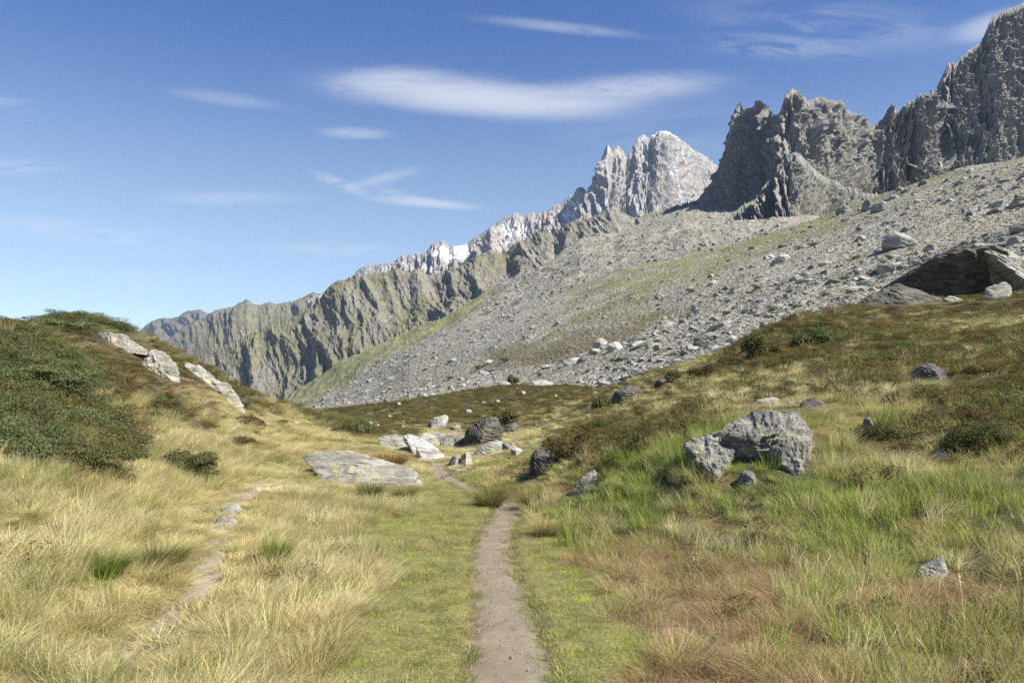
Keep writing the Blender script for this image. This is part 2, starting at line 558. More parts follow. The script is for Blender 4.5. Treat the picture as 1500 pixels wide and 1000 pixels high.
def ribbon(name, L, m, label):
    t = np.gradient(L[:, :2], axis=0)
    t /= np.linalg.norm(t, axis=1)[:, None]
    nrm = np.stack([t[:, 1], -t[:, 0]], -1)
    k = np.linspace(-1, 1, 25)
    wob = 1 + 0.16 * fbm(np.stack([L[:, 0] * 2.2, L[:, 1] * 2.2, np.zeros(len(L))], -1), 4)
    wob2 = 1 + 0.16 * fbm(np.stack([L[:, 0] * 2.2, L[:, 1] * 2.2, np.full(len(L), 9.)], -1), 4)
    hw = np.where(k[None] < 0, (L[:, 2] * wob)[:, None], (L[:, 2] * wob2)[:, None]) * 1.14
    X = L[:, None, 0] + nrm[:, None, 0] * k[None] * hw
    Y = L[:, None, 1] + nrm[:, None, 1] * k[None] * hw
    Z = ground_z(X.ravel(), Y.ravel()).reshape(X.shape) + 0.012 - 0.03 * np.abs(k[None]) ** 6
    q = np.stack([X.ravel(), Y.ravel(), np.zeros(X.size)], -1)
    Z += (fbm(q / .05, 3) * 0.005 + fbm(q / .2 + 5, 3) * .014 - np.maximum(0, ridged(q / .16 + 8, 2) - .6) * .02).reshape(X.shape)
    return struct(link(name, grid_mesh(name, np.stack([X, Y, Z], -1)), m), label)


def densify(L, n_):
    t = np.linspace(0, 1, len(L))
    s = np.linspace(0, 1, n_)
    return np.stack([np.interp(s, t, L[:, k]) for k in range(3)], 1)


ribbon('path', densify(PATH_L, 700), m_path, 'narrow trodden dirt path running straight ahead')
ribbon('path', densify(TRAIL_L, 300), m_trail, 'faint dusty side trail through the straw grass on the left')


# ------------------------------------------------------------------ mountains: rows from crest to foot, relief pushed out along the face
def rows_xyz(rows, us):
    out = []
    for r in rows:
        r = np.array(r, float)
        out.append(px2w(us, np.interp(us, r[:, 0], r[:, 1]), np.interp(us, r[:, 0], r[:, 2])))
    return np.array(out)          # (nr, nu, 3)


def sheet(rows, u0, u1, nu, segs):
    us = np.linspace(u0, u1, nu)
    Rw = rows_xyz(rows, us)
    parts, vv = [], []
    for k in range(len(rows) - 1):
        t = np.linspace(0, 1, segs[k], endpoint=(k == len(rows) - 2))
        parts.append(Rw[k][None] * (1 - t[:, None, None]) + Rw[k + 1][None] * t[:, None, None])
        vv.append(k + t)
    P = np.concatenate(parts)
    return P, np.concatenate(vv), us


def face_normal(P, flat=0.25):
    du = np.gradient(P, axis=1)
    dv = np.gradient(P, axis=0)
    nrm = np.cross(du, dv)
    nrm *= -np.sign(nrm[..., 1:2] + 1e-9)
    nrm[..., 2] *= flat
    # smooth a little so kinks in the traced rows do not fold the relief
    for _ in range(6):
        nrm[:, 1:-1] = (nrm[:, :-2] + nrm[:, 2:] + nrm[:, 1:-1]) / 3
        nrm[1:-1] = (nrm[:-2] + nrm[2:] + nrm[1:-1]) / 3
    return nrm / (np.linalg.norm(nrm, axis=-1, keepdims=True) + 1e-9)


def rock_far_mat(name, dark, light, tint, grass, gamt, snow=0.0, scale=0.02, bump=4.0, warm=0.3, zg=(.45, .7), snow_lo=(.0, .0)):
    m, n = mat(name)
    g = n.n('ShaderNodeNewGeometry')
    pos = g.outputs['Position']
    nz = n.n('ShaderNodeSeparateXYZ', {0: g.outputs['Normal']}).outputs[2]
    v1 = n.mapping(pos, scale=(scale, scale, scale * .35))
    a = n.noise(v1, 1.0, 8, 0.62, 0.6)
    b = n.noise(n.mapping(pos, scale=(scale * 7, scale * 7, scale * 2.2)), 1.0, 6, 0.68, 0.3)
    c_ = n.noise(n.mapping(pos, scale=(scale * .5,) * 3), 1.0, 4, 0.5)
    fine = n.noise(pos, scale * 40, 4, 0.7)
    c = n.mix(n.ramp(a, .3, .7), dark, light)
    c = n.mix(n.math('MULTIPLY', n.ramp(c_, .45, .65), warm), c, tint)
    c = n.mix(n.math('MULTIPLY', n.ramp(b, .62, .40), .75), c, [x * .45 for x in dark])
    c = n.mix(n.math('MULTIPLY', n.ramp(fine, .52, .75), .5), c, [min(1, x * 1.5) for x in light])
    veg = n.n('ShaderNodeAttribute', attribute_name='veg').outputs['Fac']
    gz = n.math('ADD', nz, n.math('MULTIPLY', n.math('SUBTRACT', b, .5), .9))
    gm = n.math('MULTIPLY', n.ramp(gz, zg[0], zg[1]), n.math('MULTIPLY', veg, gamt), clamp=True)
    gcol = n.mix(n.ramp(n.noise(pos, scale * 3, 5, .6), .35, .65), grass, [grass[0] * .5, grass[1] * .62, grass[2] * .55])
    c = n.mix(gm, c, gcol)
    if snow:
        sn = n.n('ShaderNodeAttribute', attribute_name='snow').outputs['Fac']
        sm = n.ramp(n.math('ADD', sn, n.math('MULTIPLY', n.math('SUBTRACT', b, .5), 1.1)), .5, .62)
        c = n.mix(n.math('MULTIPLY', sm, snow), c, (.82, .83, .86))
    h = n.math('ADD', b, n.math('MULTIPLY', fine, .35))
    bm = n.n('ShaderNodeBump', {'Height': h, 'Strength': 1.0, 'Distance': bump})
    bs = n.n('ShaderNodeBsdfPrincipled', {'Base Color': c, 'Roughness': 0.9, 'Normal': bm.outputs[0]})
    bs.inputs['Specular IOR Level'].default_value = 0.2
    n.t.links.new(bs.outputs[0], n.n('ShaderNodeOutputMaterial').inputs[0])
    return m


def crag(name, rows, u0, u1, nu, segs, m, label, amp, ln, jag, seed=0, vegfn=None, snowfn=None, slant=0.0, flat=0.25, topfade=0.12, crest_row=0, vert=.28, smooth=70, ampu=None, wts=(1, .42, .26, .09)):
    P, vv, us = sheet(rows, u0, u1, nu, segs)
    # the push-out direction comes from a strongly smoothed copy of the sheet
    Ps = P.copy()
    kk = max(15, int(nu * smooth / (u1 - u0)) | 1)
    ker = np.hanning(kk + 2)[1:-1]
    ker /= ker.sum()
    for c in range(3):
        pad = np.pad(Ps[..., c], ((0, 0), (kk // 2, kk // 2)), 'edge')
        Ps[..., c] = np.apply_along_axis(lambda r_: np.convolve(r_, ker, 'valid'), 1, pad)
    nrm = face_normal(Ps, flat)
    z = P[..., 2]
    yy_ = P[..., 1]
    hm = Ps[len(Ps) // 2]
    arc = np.concatenate([[0], np.cumsum(np.hypot(np.diff(hm[:, 0]), np.diff(hm[:, 1])))])
    X = arc[None] + (P[..., 0] - hm[None, :, 0]) * .3 + seed * 313.7 + slant * z

    def Q(lx, lz, ly=14.0):
        return np.stack([X / lx, yy_ / (ly * lx), z / lz], -1).reshape(-1, 3)
    q0 = Q(ln, ln / vert * 1.5)
    wq = np.stack([fbm(Q(ln * .8, ln * 3.2) + 11, 2), np.zeros(z.size), fbm(Q(ln, ln * 2) + 47, 3) * .5], -1)
    d = (ridged(q0 + wq * .45, 2, .45, sharp=1.2) - .55) * wts[0]
    d += (ridged(Q(ln * .34, ln * .34 / vert) + wq * .8 + 5, 3, .5, sharp=1.2) - .5) * wts[1]
    d += (ridged(Q(ln * .13, ln * .13 / vert) + wq * 1.2 + 3, 3, .6, sharp=1.5) - .45) * wts[2]
    d += fbm(Q(ln * .16, ln * .3) + 77, 4) * wts[3]
    d = d.reshape(P.shape[:2])
    fade = sstep(0, 1, np.clip(np.abs(vv - crest_row) / topfade, 0, 1))[:, None] * .96 + .04
    if ampu:
        fade = fade * np.interp(us, ampu[0], ampu[1])[None]
    P2 = P + nrm * (d * amp * fade)[..., None]
    sp = ridged(np.stack([X / (jag[1] * .8), np.zeros_like(X), z / (jag[1] * 9)], -1).reshape(-1, 3), 4, .7, sharp=2.2).reshape(P.shape[:2]) - .3
    P2[..., 2] += sp * jag[0] * .8 * (.6 + 1.2 * fbm(np.stack([X / (jag[1] * 4), X * 0, X * 0 + 9], -1).reshape(-1, 3), 2).reshape(P.shape[:2])) * np.exp(-np.abs(vv - crest_row)[:, None] / .25)
    jn = ridged(np.stack([X / jag[1], yy_ / jag[1] * .3, z / jag[1] * .6], -1).reshape(-1, 3), 4, .65).reshape(P.shape[:2]) - .5
    P2[..., 2] += jn * jag[0] * .25
    me = grid_mesh(name, P2, True)
    VV_ = np.broadcast_to(vv[:, None], d.shape)
    UU_ = np.broadcast_to(us[None], d.shape)
    attr(me, 'veg', (vegfn(UU_, VV_, P2) if vegfn else np.zeros(d.shape)).ravel())
    attr(me, 'snow', (snowfn(UU_, VV_, P2, d) if snowfn else np.zeros(d.shape)).ravel())
    return struct(link(name, me, m), label), P2, vv, us


def with_depth(pts, Y):
    """crest outline with depths interpolated from (px, Y) pairs"""
    Y = np.array(Y, float)
    return [(a, b, float(np.interp(a, Y[:, 0], Y[:, 1]))) for a, b in pts]


# far pale massif
c5 = [(430, 470), (470, 430), (500, 415), (514, 408), (530, 390), (560, 386), (576, 384), (590, 374), (616, 372), (624, 368), (633, 358), (640, 356), (648, 351), (653, 356), (658, 362), (680, 359),
      (700, 346), (724, 330), (740, 318), (756, 311), (766, 318), (774, 313), (780, 310), (785, 315), (798, 309), (812, 302), (824, 299), (834, 286), (839, 291),
      (845, 277), (854, 274), (860, 285), (866, 272), (874, 252), (880, 236), (886, 220), (890, 212), (896, 221), (904, 213), (912, 220), (918, 232), (924, 220),
      (934, 204), (942, 197), (950, 202), (956, 199), (964, 194), (976, 192), (984, 196), (996, 203), (1004, 210), (1020, 222), (1032, 228), (1047, 240), (1075, 275), (1150, 330), (1300, 360)]
D5 = [(430, 4900), (640, 4800), (760, 4800), (860, 4800), (890, 4750), (940, 4850), (980, 5000), (1047, 5300), (1300, 5800)]
crest = with_depth(c5, D5)
mid = [(a, b + 55 + 25 * math.sin(a * .05), y - 330) for a, b, y in crest]
foot = [(a, max(b + 190, 470), y - 1000) for a, b, y in crest]
back = [(a, b + 120, y + 1500) for a, b, y in crest]
m5 = rock_far_mat('pale_granite', (.30, .29, .28), (.50, .48, .45), (.46, .36, .29), (.3, .3, .2), 0.0, snow=1.0, scale=.008, bump=16, warm=.5)


def snow5(U, V, P, d):
    v = np.abs(V - 1)
    s = 0.20 + (0.0 - d) * .75 * sstep(0, .2, v)
    s += .13 * np.exp(-((U - 1000) / 48) ** 2) * (v < 2)                        # snow couloirs right of the summit
    s += .9 * np.exp(-((U - 972) / 17) ** 2) * np.exp(-(v / .10) ** 2)       # snow cap
    s += 1.1 * ((U > 664) & (U < 684)) * (v < .30) + .9 * np.exp(-((U - 655 + v * 30) / 14) ** 2) * np.exp(-((v - .22) / .10) ** 2)
    s += .12 * np.exp(-((U - 790) / 60) ** 2) * sstep(0, .25, v)
    s -= .45 * (U < 615)
    s -= .18 * np.exp(-((U - 925) / 26) ** 2)
    return s


crag('mountain', [back, crest, mid, foot], 430, 1300, 1300, [12, 130, 170], m5, 'pale granite massif with snow couloirs and snow capped summit', 120, 190, (34, 60), 5,
     snowfn=snow5, crest_row=1, topfade=.35, vert=.3)

# far left ridges
c7 = [(-400, 520), (-100, 500), (60, 505), (140, 500), (203, 484), (223, 469), (234, 467), (256, 466), (271, 457), (282, 454), (293, 453), (302, 457), (330, 475), (400, 500), (520, 520)]
crest = with_depth(c7, [(-400, 9500), (520, 9500)])
m7 = rock_far_mat('hazy_rock', (.16, .14, .14), (.26, .22, .21), (.24, .18, .14), (.14, .13, .06), .7, scale=.004, bump=25)
crag('mountain', [[(a, b + 60, y + 2500) for a, b, y in crest], crest, [(a, b + 110, y - 1500) for a, b, y in crest]], -400, 520, 700, [8, 100], m7,
     'farthest bluish mountain at the left end of the valley', 420, 900, (50, 160), 2, vegfn=lambda U, V, P: np.ones(U.shape) * .8, crest_row=1, vert=.5, slant=.5)
c6 = [(60, 560), (150, 545), (238, 504), (255, 490), (271, 477), (285, 470), (297, 466), (308, 458), (319, 453), (341, 449), (352, 443), (361, 438), (369, 444), (377, 447), (396, 443), (405, 446), (414, 443),
      (429, 442), (443, 435), (458, 428), (469, 431), (490, 440), (560, 450), (700, 460)]
crest = with_depth(c6, [(60, 5000), (361, 5000), (700, 5200)])
m6 = rock_far_mat('grey_green_rock', (.17, .165, .15), (.31, .29, .25), (.27, .22, .15), (.18, .165, .08), 1.0, scale=.007, bump=14, zg=(.4, .75))
crag('mountain', [[(a, b + 70, y + 1500) for a, b, y in crest], crest, [(a, b + 70, y - 500) for a, b, y in crest], [(a, b + 190, y - 1100) for a, b, y in crest]], 60, 700, 900, [8, 90, 90], m6,
     'grey green ribbed mountain between the farthest one and the brown ridge', 60, 260, (26, 50), 3, vegfn=lambda U, V, P: .55 + .25 * (V - 1), crest_row=1, vert=.22, slant=.25)

# right peak and the jagged ridge
c4 = [(960, 345), (1000, 315), (1025, 289), (1044, 265), (1052, 246), (1059, 228), (1066, 204), (1071, 173), (1076, 163), (1080, 154), (1084, 150), (1089, 161), (1095, 158), (1102, 159), (1109, 147), (1115, 148),
      (1126, 158), (1136, 171), (1140, 168), (1146, 156), (1149, 144), (1153, 138), (1157, 132), (1165, 132), (1175, 139), (1183, 148), (1194, 143), (1207, 143), (1217, 148),
      (1225, 150), (1233, 145), (1238, 156), (1245, 166), (1258, 170), (1267, 180), (1274, 189), (1284, 183), (1296, 171), (1299, 161), (1304, 156), (1306, 149), (1310, 160),
      (1319, 161), (1330, 149), (1340, 146), (1345, 137), (1355, 139), (1361, 137), (1365, 130), (1370, 140), (1376, 150), (1400, 165), (1500, 170), (1700, 200)]
crest = with_depth(c4, [(960, 1850), (1025, 1750), (1071, 1560), (1110, 1440), (1146, 1330), (1160, 1330), (1274, 1470), (1310, 1490), (1365, 1500), (1400, 1540), (1700, 1700)])
f4 = [(960, 400, 1500), (1025, 395, 1420), (1080, 385, 1300), (1150, 370, 1130), (1270, 350, 1150), (1360, 320, 1230), (1500, 290, 1300), (1700, 270, 1400)]
md = [(a, b * .55 + np.interp(a, [r[0] for r in f4], [r[1] for r in f4]) * .45, y * .75 + .25 * np.interp(a, [r[0] for r in f4], [r[2] for r in f4])) for a, b, y in crest]
m4 = rock_far_mat('dark_granite', (.20, .20, .192), (.39, .375, .34), (.32, .26, .21), (.21, .20, .11), .6, scale=.03, bump=3.5, warm=.5, zg=(.35, .75))
veg4 = lambda U, V, P: .25 + .5 * sstep(1.4, 3, V)
crag('mountain', [[(a, b + 150, y + 600) for a, b, y in crest], crest, md, f4], 960, 1700, 1500, [10, 200, 200], m4,
     'dark jagged rock ridge with pinnacles, its left wall in shade', 58, 58, (14, 18), 4, vegfn=veg4, crest_row=1, topfade=.2, ampu=([1000, 1120, 1170], [.6, .7, 1]), wts=(.75, .62, .45, .09), vert=.17)
# lit spur in front of the shaded wall
cs = [(985, 385), (1010, 368), (1022, 352), (1040, 342), (1060, 324), (1075, 312), (1090, 300), (1102, 294), (1110, 285), (1122, 268), (1130, 262), (1140, 247), (1150, 236), (1158, 226), (1166, 222), (1180, 235), (1210, 262), (1260, 280), (1330, 290)]
crest = with_depth(cs, [(985, 1080), (1166, 1230), (1330, 1240)])
crag('mountain_spur', [[(a, b + 60, y + 260) for a, b, y in crest], crest, [(a, b + 95, y - 150) for a, b, y in crest]], 985, 1330, 700, [14, 150], m4,
     'sunlit lower rock spur in front of the shaded wall', 34, 48, (12, 16), 9, vegfn=lambda U, V, P: np.full(U.shape, .6), crest_row=1, topfade=.25, wts=(.8, .6, .45, .1), vert=.22)
cp = [(1340, 215), (1360, 170), (1372, 141), (1379, 131), (1382, 120), (1384, 112), (1389, 91), (1396, 94), (1401, 93), (1404, 90), (1408, 79), (1411, 82), (1418, 75), (1426, 70), (1435, 64), (1441, 55), (1445, 44),
      (1452, 28), (1460, 22), (1467, 17), (1478, 14), (1489, 10), (1500, 3), (1540, -15), (1600, -45), (1700, -20), (1800, 30), (1950, 90)]
crest = with_depth(cp, [(1340, 1540), (1380, 1540), (1450, 1590), (1600, 1700), (1950, 1950)])
fp = [(1340, 300, 1250), (1400, 300, 1280), (1500, 280, 1340), (1950, 200, 1500)]
md = [(a, b * .55 + np.interp(a, [r[0] for r in fp], [r[1] for r in fp]) * .45, y * .7 + .3 * np.interp(a, [r[0] for r in fp], [r[2] for r in fp])) for a, b, y in crest]
m4b = rock_far_mat('dark_granite_snowy', (.20, .20, .192), (.39, .375, .345), (.30, .25, .205), (.19, .18, .11), .35, snow=.75, scale=.028, bump=3.5, warm=.35)


def snowp(U, V, P, d):
    return .12 + (0 - d) * .35 + .22 * np.exp(-((V - 1.42 - (1450 - U) * .002) / .16) ** 2)


crag('mountain', [[(a, b + 200, y + 700) for a, b, y in crest], crest, md, fp], 1340, 1950, 1100, [10, 190, 150], m4b,
     'tall dark peak with traces of snow at the right edge', 64, 66, (14, 20), 6, vegfn=lambda U, V, P: np.full(U.shape, .4), snowfn=snowp, crest_row=1, topfade=.2, wts=(.75, .62, .45, .09), vert=.17)
# brown ridge
c3 = [(180, 600), (240, 560), (270, 541), (286, 528), (310, 515), (337, 502), (370, 488), (403, 473), (440, 461), (460, 446), (469, 436), (480, 422), (491, 412), (505, 410), (520, 405), (540, 402), (560, 400), (572, 397), (580, 393),
      (592, 397), (600, 399), (612, 392), (620, 397), (628, 404), (640, 402), (650, 398), (660, 392), (672, 391), (690, 380), (705, 374), (716, 366), (728, 369), (740, 372), (748, 362), (757, 354), (775, 350), (790, 340),
      (800, 339), (810, 343), (822, 334), (835, 325), (850, 322), (870, 318), (882, 310), (893, 305), (905, 308), (915, 312), (930, 321), (940, 318), (950, 313), (962, 310), (975, 306), (988, 301), (1000, 300),
      (1020, 293), (1060, 290), (1180, 300)]
crest = with_depth(c3, [(180, 2050), (300, 1950), (470, 1850), (600, 1800), (760, 1780), (900, 1720), (1000, 1750), (1180, 1950)])
f3 = [(180, 660, 1330), (300, 650, 1300), (400, 622, 1280), (450, 585, 1265), (500, 548, 1255), (600, 500, 1250), (700, 450, 1260), (800, 410, 1330), (860, 375, 1420), (900, 368, 1440), (1000, 345, 1560), (1180, 330, 1750)]
md = [(a, b * .5 + np.interp(a, [r[0] for r in f3], [r[1] for r in f3]) * .5 , y * .62 + .38 * np.interp(a, [r[0] for r in f3], [r[2] for r in f3])) for a, b, y in crest]
m3 = rock_far_mat('brown_green_rock', (.19, .18, .16), (.36, .34, .29), (.30, .25, .165), (.22, .195, .105), .8, scale=.03, bump=3.5, warm=.4, zg=(.15, .6))


def veg3(U, V, P):
    q = np.stack([P[..., 0] / 90, P[..., 2] / 120, P[..., 1] / 300], -1).reshape(-1, 3)
    nn = fbm(q, 3).reshape(U.shape)
    return np.clip(.72 + nn * 1.6 - .5 * sstep(640, 800, U), 0, 1)


crag('mountain', [[(a, b + 120, y + 500) for a, b, y in crest], crest, md, f3], 180, 1180, 1500, [10, 150, 150], m3,
     'brown green rocky ridge descending to the left behind the scree', 17, 85, (14, 18), 8, flat=.8, vegfn=veg3, crest_row=1, slant=.3, wts=(1.25, .38, .18, .14), topfade=.25, vert=.5)

# ------------------------------------------------------------------ scree sheet below the ridge and the boulder moraine in front
m_scree, n = mat('scree')
g = n.n('ShaderNodeNewGeometry')
pos = g.outputs['Position']
veg = n.n('ShaderNodeAttribute', attribute_name='veg').outputs['Fac']
red = n.n('ShaderNodeAttribute', attribute_name='snow').outputs['Fac']
v = n.n('ShaderNodeTexVoronoi', {'Vector': pos, 'Scale': .55, 'Randomness': 1.0})
v2 = n.n('ShaderNodeTexVoronoi', {'Vector': pos, 'Scale': 1.6, 'Randomness': 1.0})
a = n.noise(pos, .03, 6, .6)
b = n.noise(pos, .35, 6, .7)
stonev = n.n('ShaderNodeSeparateColor', {0: v.outputs['Color']}).outputs[0]
stonev2 = n.n('ShaderNodeSeparateColor', {0: v2.outputs['Color']}).outputs[0]
c = n.mix(stonev, (.19, .18, .145), (.37, .35, .295))
c = n.mix(n.math('MULTIPLY', n.ramp(stonev2, .2, .9), .45), c, (.40, .38, .33))
c = n.mix(n.math('MULTIPLY', n.ramp(a, .35, .6), .5), c, (.22, .195, .13))
vm = n.math('ADD', veg, n.math('MULTIPLY', n.math('SUBTRACT', b, .5), 1.8))
gcol = n.mix(n.ramp(n.noise(pos, .12, 5, .65), .35, .65), (.235, .235, .10), (.165, .165, .07))
gcol = n.mix(red, gcol, (.15, .12, .06))
c = n.mix(n.math('MULTIPLY', n.ramp(vm, .35, .95), .8), c, gcol)
h = n.math('ADD', n.math('MULTIPLY', v.outputs['Distance'], -1.0), n.math('MULTIPLY', v2.outputs['Distance'], -.5))
h = n.math('ADD', h, b)
bm = n.n('ShaderNodeBump', {'Height': h, 'Strength': 1.0, 'Distance': 1.1})
bs = n.n('ShaderNodeBsdfPrincipled', {'Base Color': c, 'Roughness': 0.92, 'Normal': bm.outputs[0]})
bs.inputs['Specular IOR Level'].default_value = 0.15
n.t.links.new(bs.outputs[0], n.n('ShaderNodeOutputMaterial').inputs[0])

L1c = [(100, 628, 950), (200, 618, 930), (430, 612, 860), (480, 592, 840), (540, 548, 820), (600, 508, 800), (680, 473, 770), (750, 450, 730), (820, 425, 690), (900, 398, 650), (960, 382, 630), (1050, 362, 600), (1110, 345, 570),
       (1200, 319, 520), (1260, 300, 490), (1350, 270, 450), (1420, 247, 425), (1500, 227, 400), (1900, 110, 330), (2200, 30, 300)]
L2t = [(180, 655, 1400), (300, 640, 1350), (400, 602, 1270), (450, 566, 1240), (500, 533, 1210), (560, 505, 1190), (600, 486, 1200), (650, 465, 1200), (700, 435, 1220), (760, 405, 1240), (800, 388, 1270), (850, 352, 1370),
       (900, 345, 1400), (950, 322, 1470), (1000, 303, 1560), (1040, 300, 1620), (1100, 300, 1700), (1200, 310, 1800)]
L1x = [r[0] for r in L1c]
L2b = [(a, np.interp(a, L1x, [r[1] for r in L1c]) + 35, np.interp(a, L1x, [r[2] for r in L1c]) - 5) for a in range(180, 1210, 40)]


def veg2(U, V, P):
    q = np.stack([P[..., 0] / 60, P[..., 1] / 100, P[..., 2] / 60], -1).reshape(-1, 3)
    nn = fbm(q, 4).reshape(U.shape)
    pyy = HZ - (P[..., 2] - EYE) / P[..., 1] * F
    strip = np.exp(-((V - .14) / .26) ** 2) * sstep(760, 660, U) * 1.8      # green strip under the ridge foot
    return strip + .10 + nn * .5


def scree(name, rows, u0, u1, nu, segs, label, amp, vegfn, redfn=None, seed=0, soft=.8):
    P, vv, us = sheet(rows, u0, u1, nu, segs)
    q = P.reshape(-1, 3)
    d = fbm(q / 90 + seed, 4) * amp + (ridged(q / 35 + seed, 3) - .5) * amp * .35
    d += fbm(q / 5 + 3, 3) * soft
    P[..., 2] += d.reshape(P.shape[:2])
    me = grid_mesh(name, P)
    VV_ = np.broadcast_to(vv[:, None], P.shape[:2])
    UU_ = np.broadcast_to(us[None], P.shape[:2])
    attr(me, 'veg', vegfn(UU_, VV_, P).ravel())
    attr(me, 'snow', (redfn(UU_, VV_, P) if redfn else np.zeros(P.shape[:2])).ravel())
    return struct(link(name, me, m_scree), label), P, vv, us


_, P2s, v2s, u2s = scree('scree_slope', [L2t, L2b], 180, 1200, 1300, [420], 'pale scree slope under the brown ridge', 14, veg2, seed=4, soft=1.5)

L1f = [(100, 700, 500), (200, 680, 480), (430, 640, 420), (600, 650, 150), (750, 640, 125), (900, 630, 105), (1050, 610, 92), (1200, 590, 84), (1350, 560, 78), (1500, 540, 74), (1900, 470, 66), (2200, 420, 62)]
L1m = [(100, 655, 700), (200, 640, 680), (430, 612, 620), (600, 570, 390), (750, 540, 290), (900, 495, 245), (1050, 447, 222), (1200, 405, 205), (1350, 365, 190), (1500, 325, 178), (1900, 215, 155), (2200, 130, 150)]
L1b = [(a, b + 70, y + 160) for a, b, y in L1c]


def veg1(U, V, P):
    q = np.stack([P[..., 0] / 22, P[..., 1] / 40, P[..., 2] / 22], -1).reshape(-1, 3)
    nn = fbm(q, 4).reshape(U.shape)
    up = (V - 1)                              # 0 crest, 1 mid row, 2 foot
    band = sstep(.88, .62, up + (U - 1050) * .0006) * sstep(-.05, .06, up) * sstep(740, 900, U) * (1 - .8 * sstep(1180, 1340, U)) * .80 # yellow grassy band below the crest
    band2 = np.exp(-((up - .03) / .12) ** 2) * sstep(1150, 1300, U) * .62
    tongue = np.exp(-((up - 1.02 - (U - 860) * .0004) / .15) ** 2) * sstep(640, 760, U) * sstep(1010, 930, U) * .95
    low = sstep(1.15, 1.5, up) * sstep(880, 700, U) * .6
    st = fbm(np.stack([(P[..., 0] + P[..., 1] * .25) / 13, P[..., 1] / 90, P[..., 2] / 90], -1).reshape(-1, 3), 3).reshape(U.shape)
    return (band + band2 * .8) * (.75 + nn * .9) + tongue + low + .20 + nn * .5 + st * .7


def red1(U, V, P):
    up = V - 1
    return np.clip(np.exp(-((up - 1.02 - (U - 860) * .0004) / .2) ** 2) * sstep(1050, 930, U) + sstep(1.2, 1.5, up) * .6, 0, 1)


_, P1s, v1s, u1s = scree('boulder_slope', [L1b, L1c, L1m, L1f], 100, 2200, 1500, [12, 260, 260], 'wide moraine slope of grey boulders and sparse grass', 5, veg1, red1, seed=9, soft=.35)

# ------------------------------------------------------------------ rocks
_ico = {}


def ico(sub):
    if sub not in _ico:
        bm_ = bmesh.new()
        bmesh.ops.create_icosphere(bm_, subdivisions=sub, radius=1)
        V = np.array([v.co[:] for v in bm_.verts])
        Fc = np.array([[v.index for v in f.verts] for f in bm_.faces])
        bm_.free()
        _ico[sub] = (V, Fc)
    return _ico[sub]


def poly_rock(planes, ext, sub=5, p=14, amp=.03, seed=0, strata=(0.2, -.3, 1), sfreq=9, samp=.02, crack=1.0):
    """closed rock whose facets are the given planes (normal, distance); ext = half sizes used to spread the vertices"""
    V, Fc = ico(sub)
    d = V * np.array(ext)
    d /= np.linalg.norm(d, axis=1)[:, None]
    N = np.array([q[0] for q in planes], float)
    N /= np.linalg.norm(N, axis=1)[:, None]
    H = np.array([q[1] for q in planes], float)
    t = np.maximum(d @ N.T, 0) / H[None]
    mx = t.max(1)
    r = 1 / (mx * ((t / mx[:, None]) ** p).sum(1) ** (1 / p))
    Q = d * r[:, None]
    size = float(np.mean(ext))
    q = Q / size + seed * 7.7
    sn = np.array(strata, float)
    sn /= np.linalg.norm(sn)
    st = (q @ sn) * sfreq + fbm(q * 1.6, 3) * 1.8
    ledge = np.abs((st % 1) - .5) * 2
    aniso = q + np.outer(q @ sn, sn) * 3.5
    disp = fbm(q * 2.2, 4) * amp * 1.6 + (ridged(aniso * 1.5, 4, .6) - .55) * amp * 1.5 * crack + (ledge - .5) * samp
    disp -= np.maximum(0, ridged(aniso * .9 + 31, 2, .5, sharp=6) - .62) * amp * 5 * crack
    Q = Q + d * (disp * size)[:, None]
    return Q, Fc


def convex(pts):
    pts = sorted(set(map(tuple, pts)))
    def half(pp):
        h = []
        for p_ in pp:
            while len(h) > 1 and (h[-1][0] - h[-2][0]) * (p_[1] - h[-2][1]) - (h[-1][1] - h[-2][1]) * (p_[0] - h[-2][0]) <= 0:
                h.pop()
            h.append(p_)
        return h
    lo, up = half(pts), half(pts[::-1])
    return np.array(lo[:-1] + up[:-1])


def outline_planes(pts, Y, thick, seed, front=None, tilt=(.25, .8), toptilt=None, undercut=False):
    W = px2w([p[0] for p in pts], [p[1] for p in pts], Y)
    hull = convex([(a, b) for a, b in W[:, [0, 2]]])
    cen = hull.mean(0)
    hull = hull - cen
    rs = np.random.default_rng(seed)
    pl = []
    m_ = len(hull)
    for i in range(m_):
        a, b = hull[i], hull[(i + 1) % m_]
        e = b - a
        L = np.linalg.norm(e)
        if L < 1e-6:
            continue
        nn = np.array([e[1], -e[0]]) / L
        h = max(nn @ a, .02)
        for sgn in (-1, 1):
            t = rs.uniform(*tilt)
            if toptilt is not None and nn[1] > .5 and sgn < 0:
                t = toptilt
            if nn[1] < -.25 and not undercut:
                t = rs.uniform(0, .06)
            v = np.array([nn[0], sgn * t, nn[1]])
            pl.append((v / np.linalg.norm(v), h / np.linalg.norm(v)))
    pl.append(((rs.uniform(-.25, .25), -1, rs.uniform(0, .35)), thick / 2))
    pl.append(((rs.uniform(-.25, .25), 1, rs.uniform(0, .3)), thick / 2))
    pl += (front or [])
    ext = (np.abs(hull[:, 0]).max(), thick / 2, np.abs(hull[:, 1]).max())
    return pl, ext, np.array([cen[0], Y + thick * .1, cen[1]])


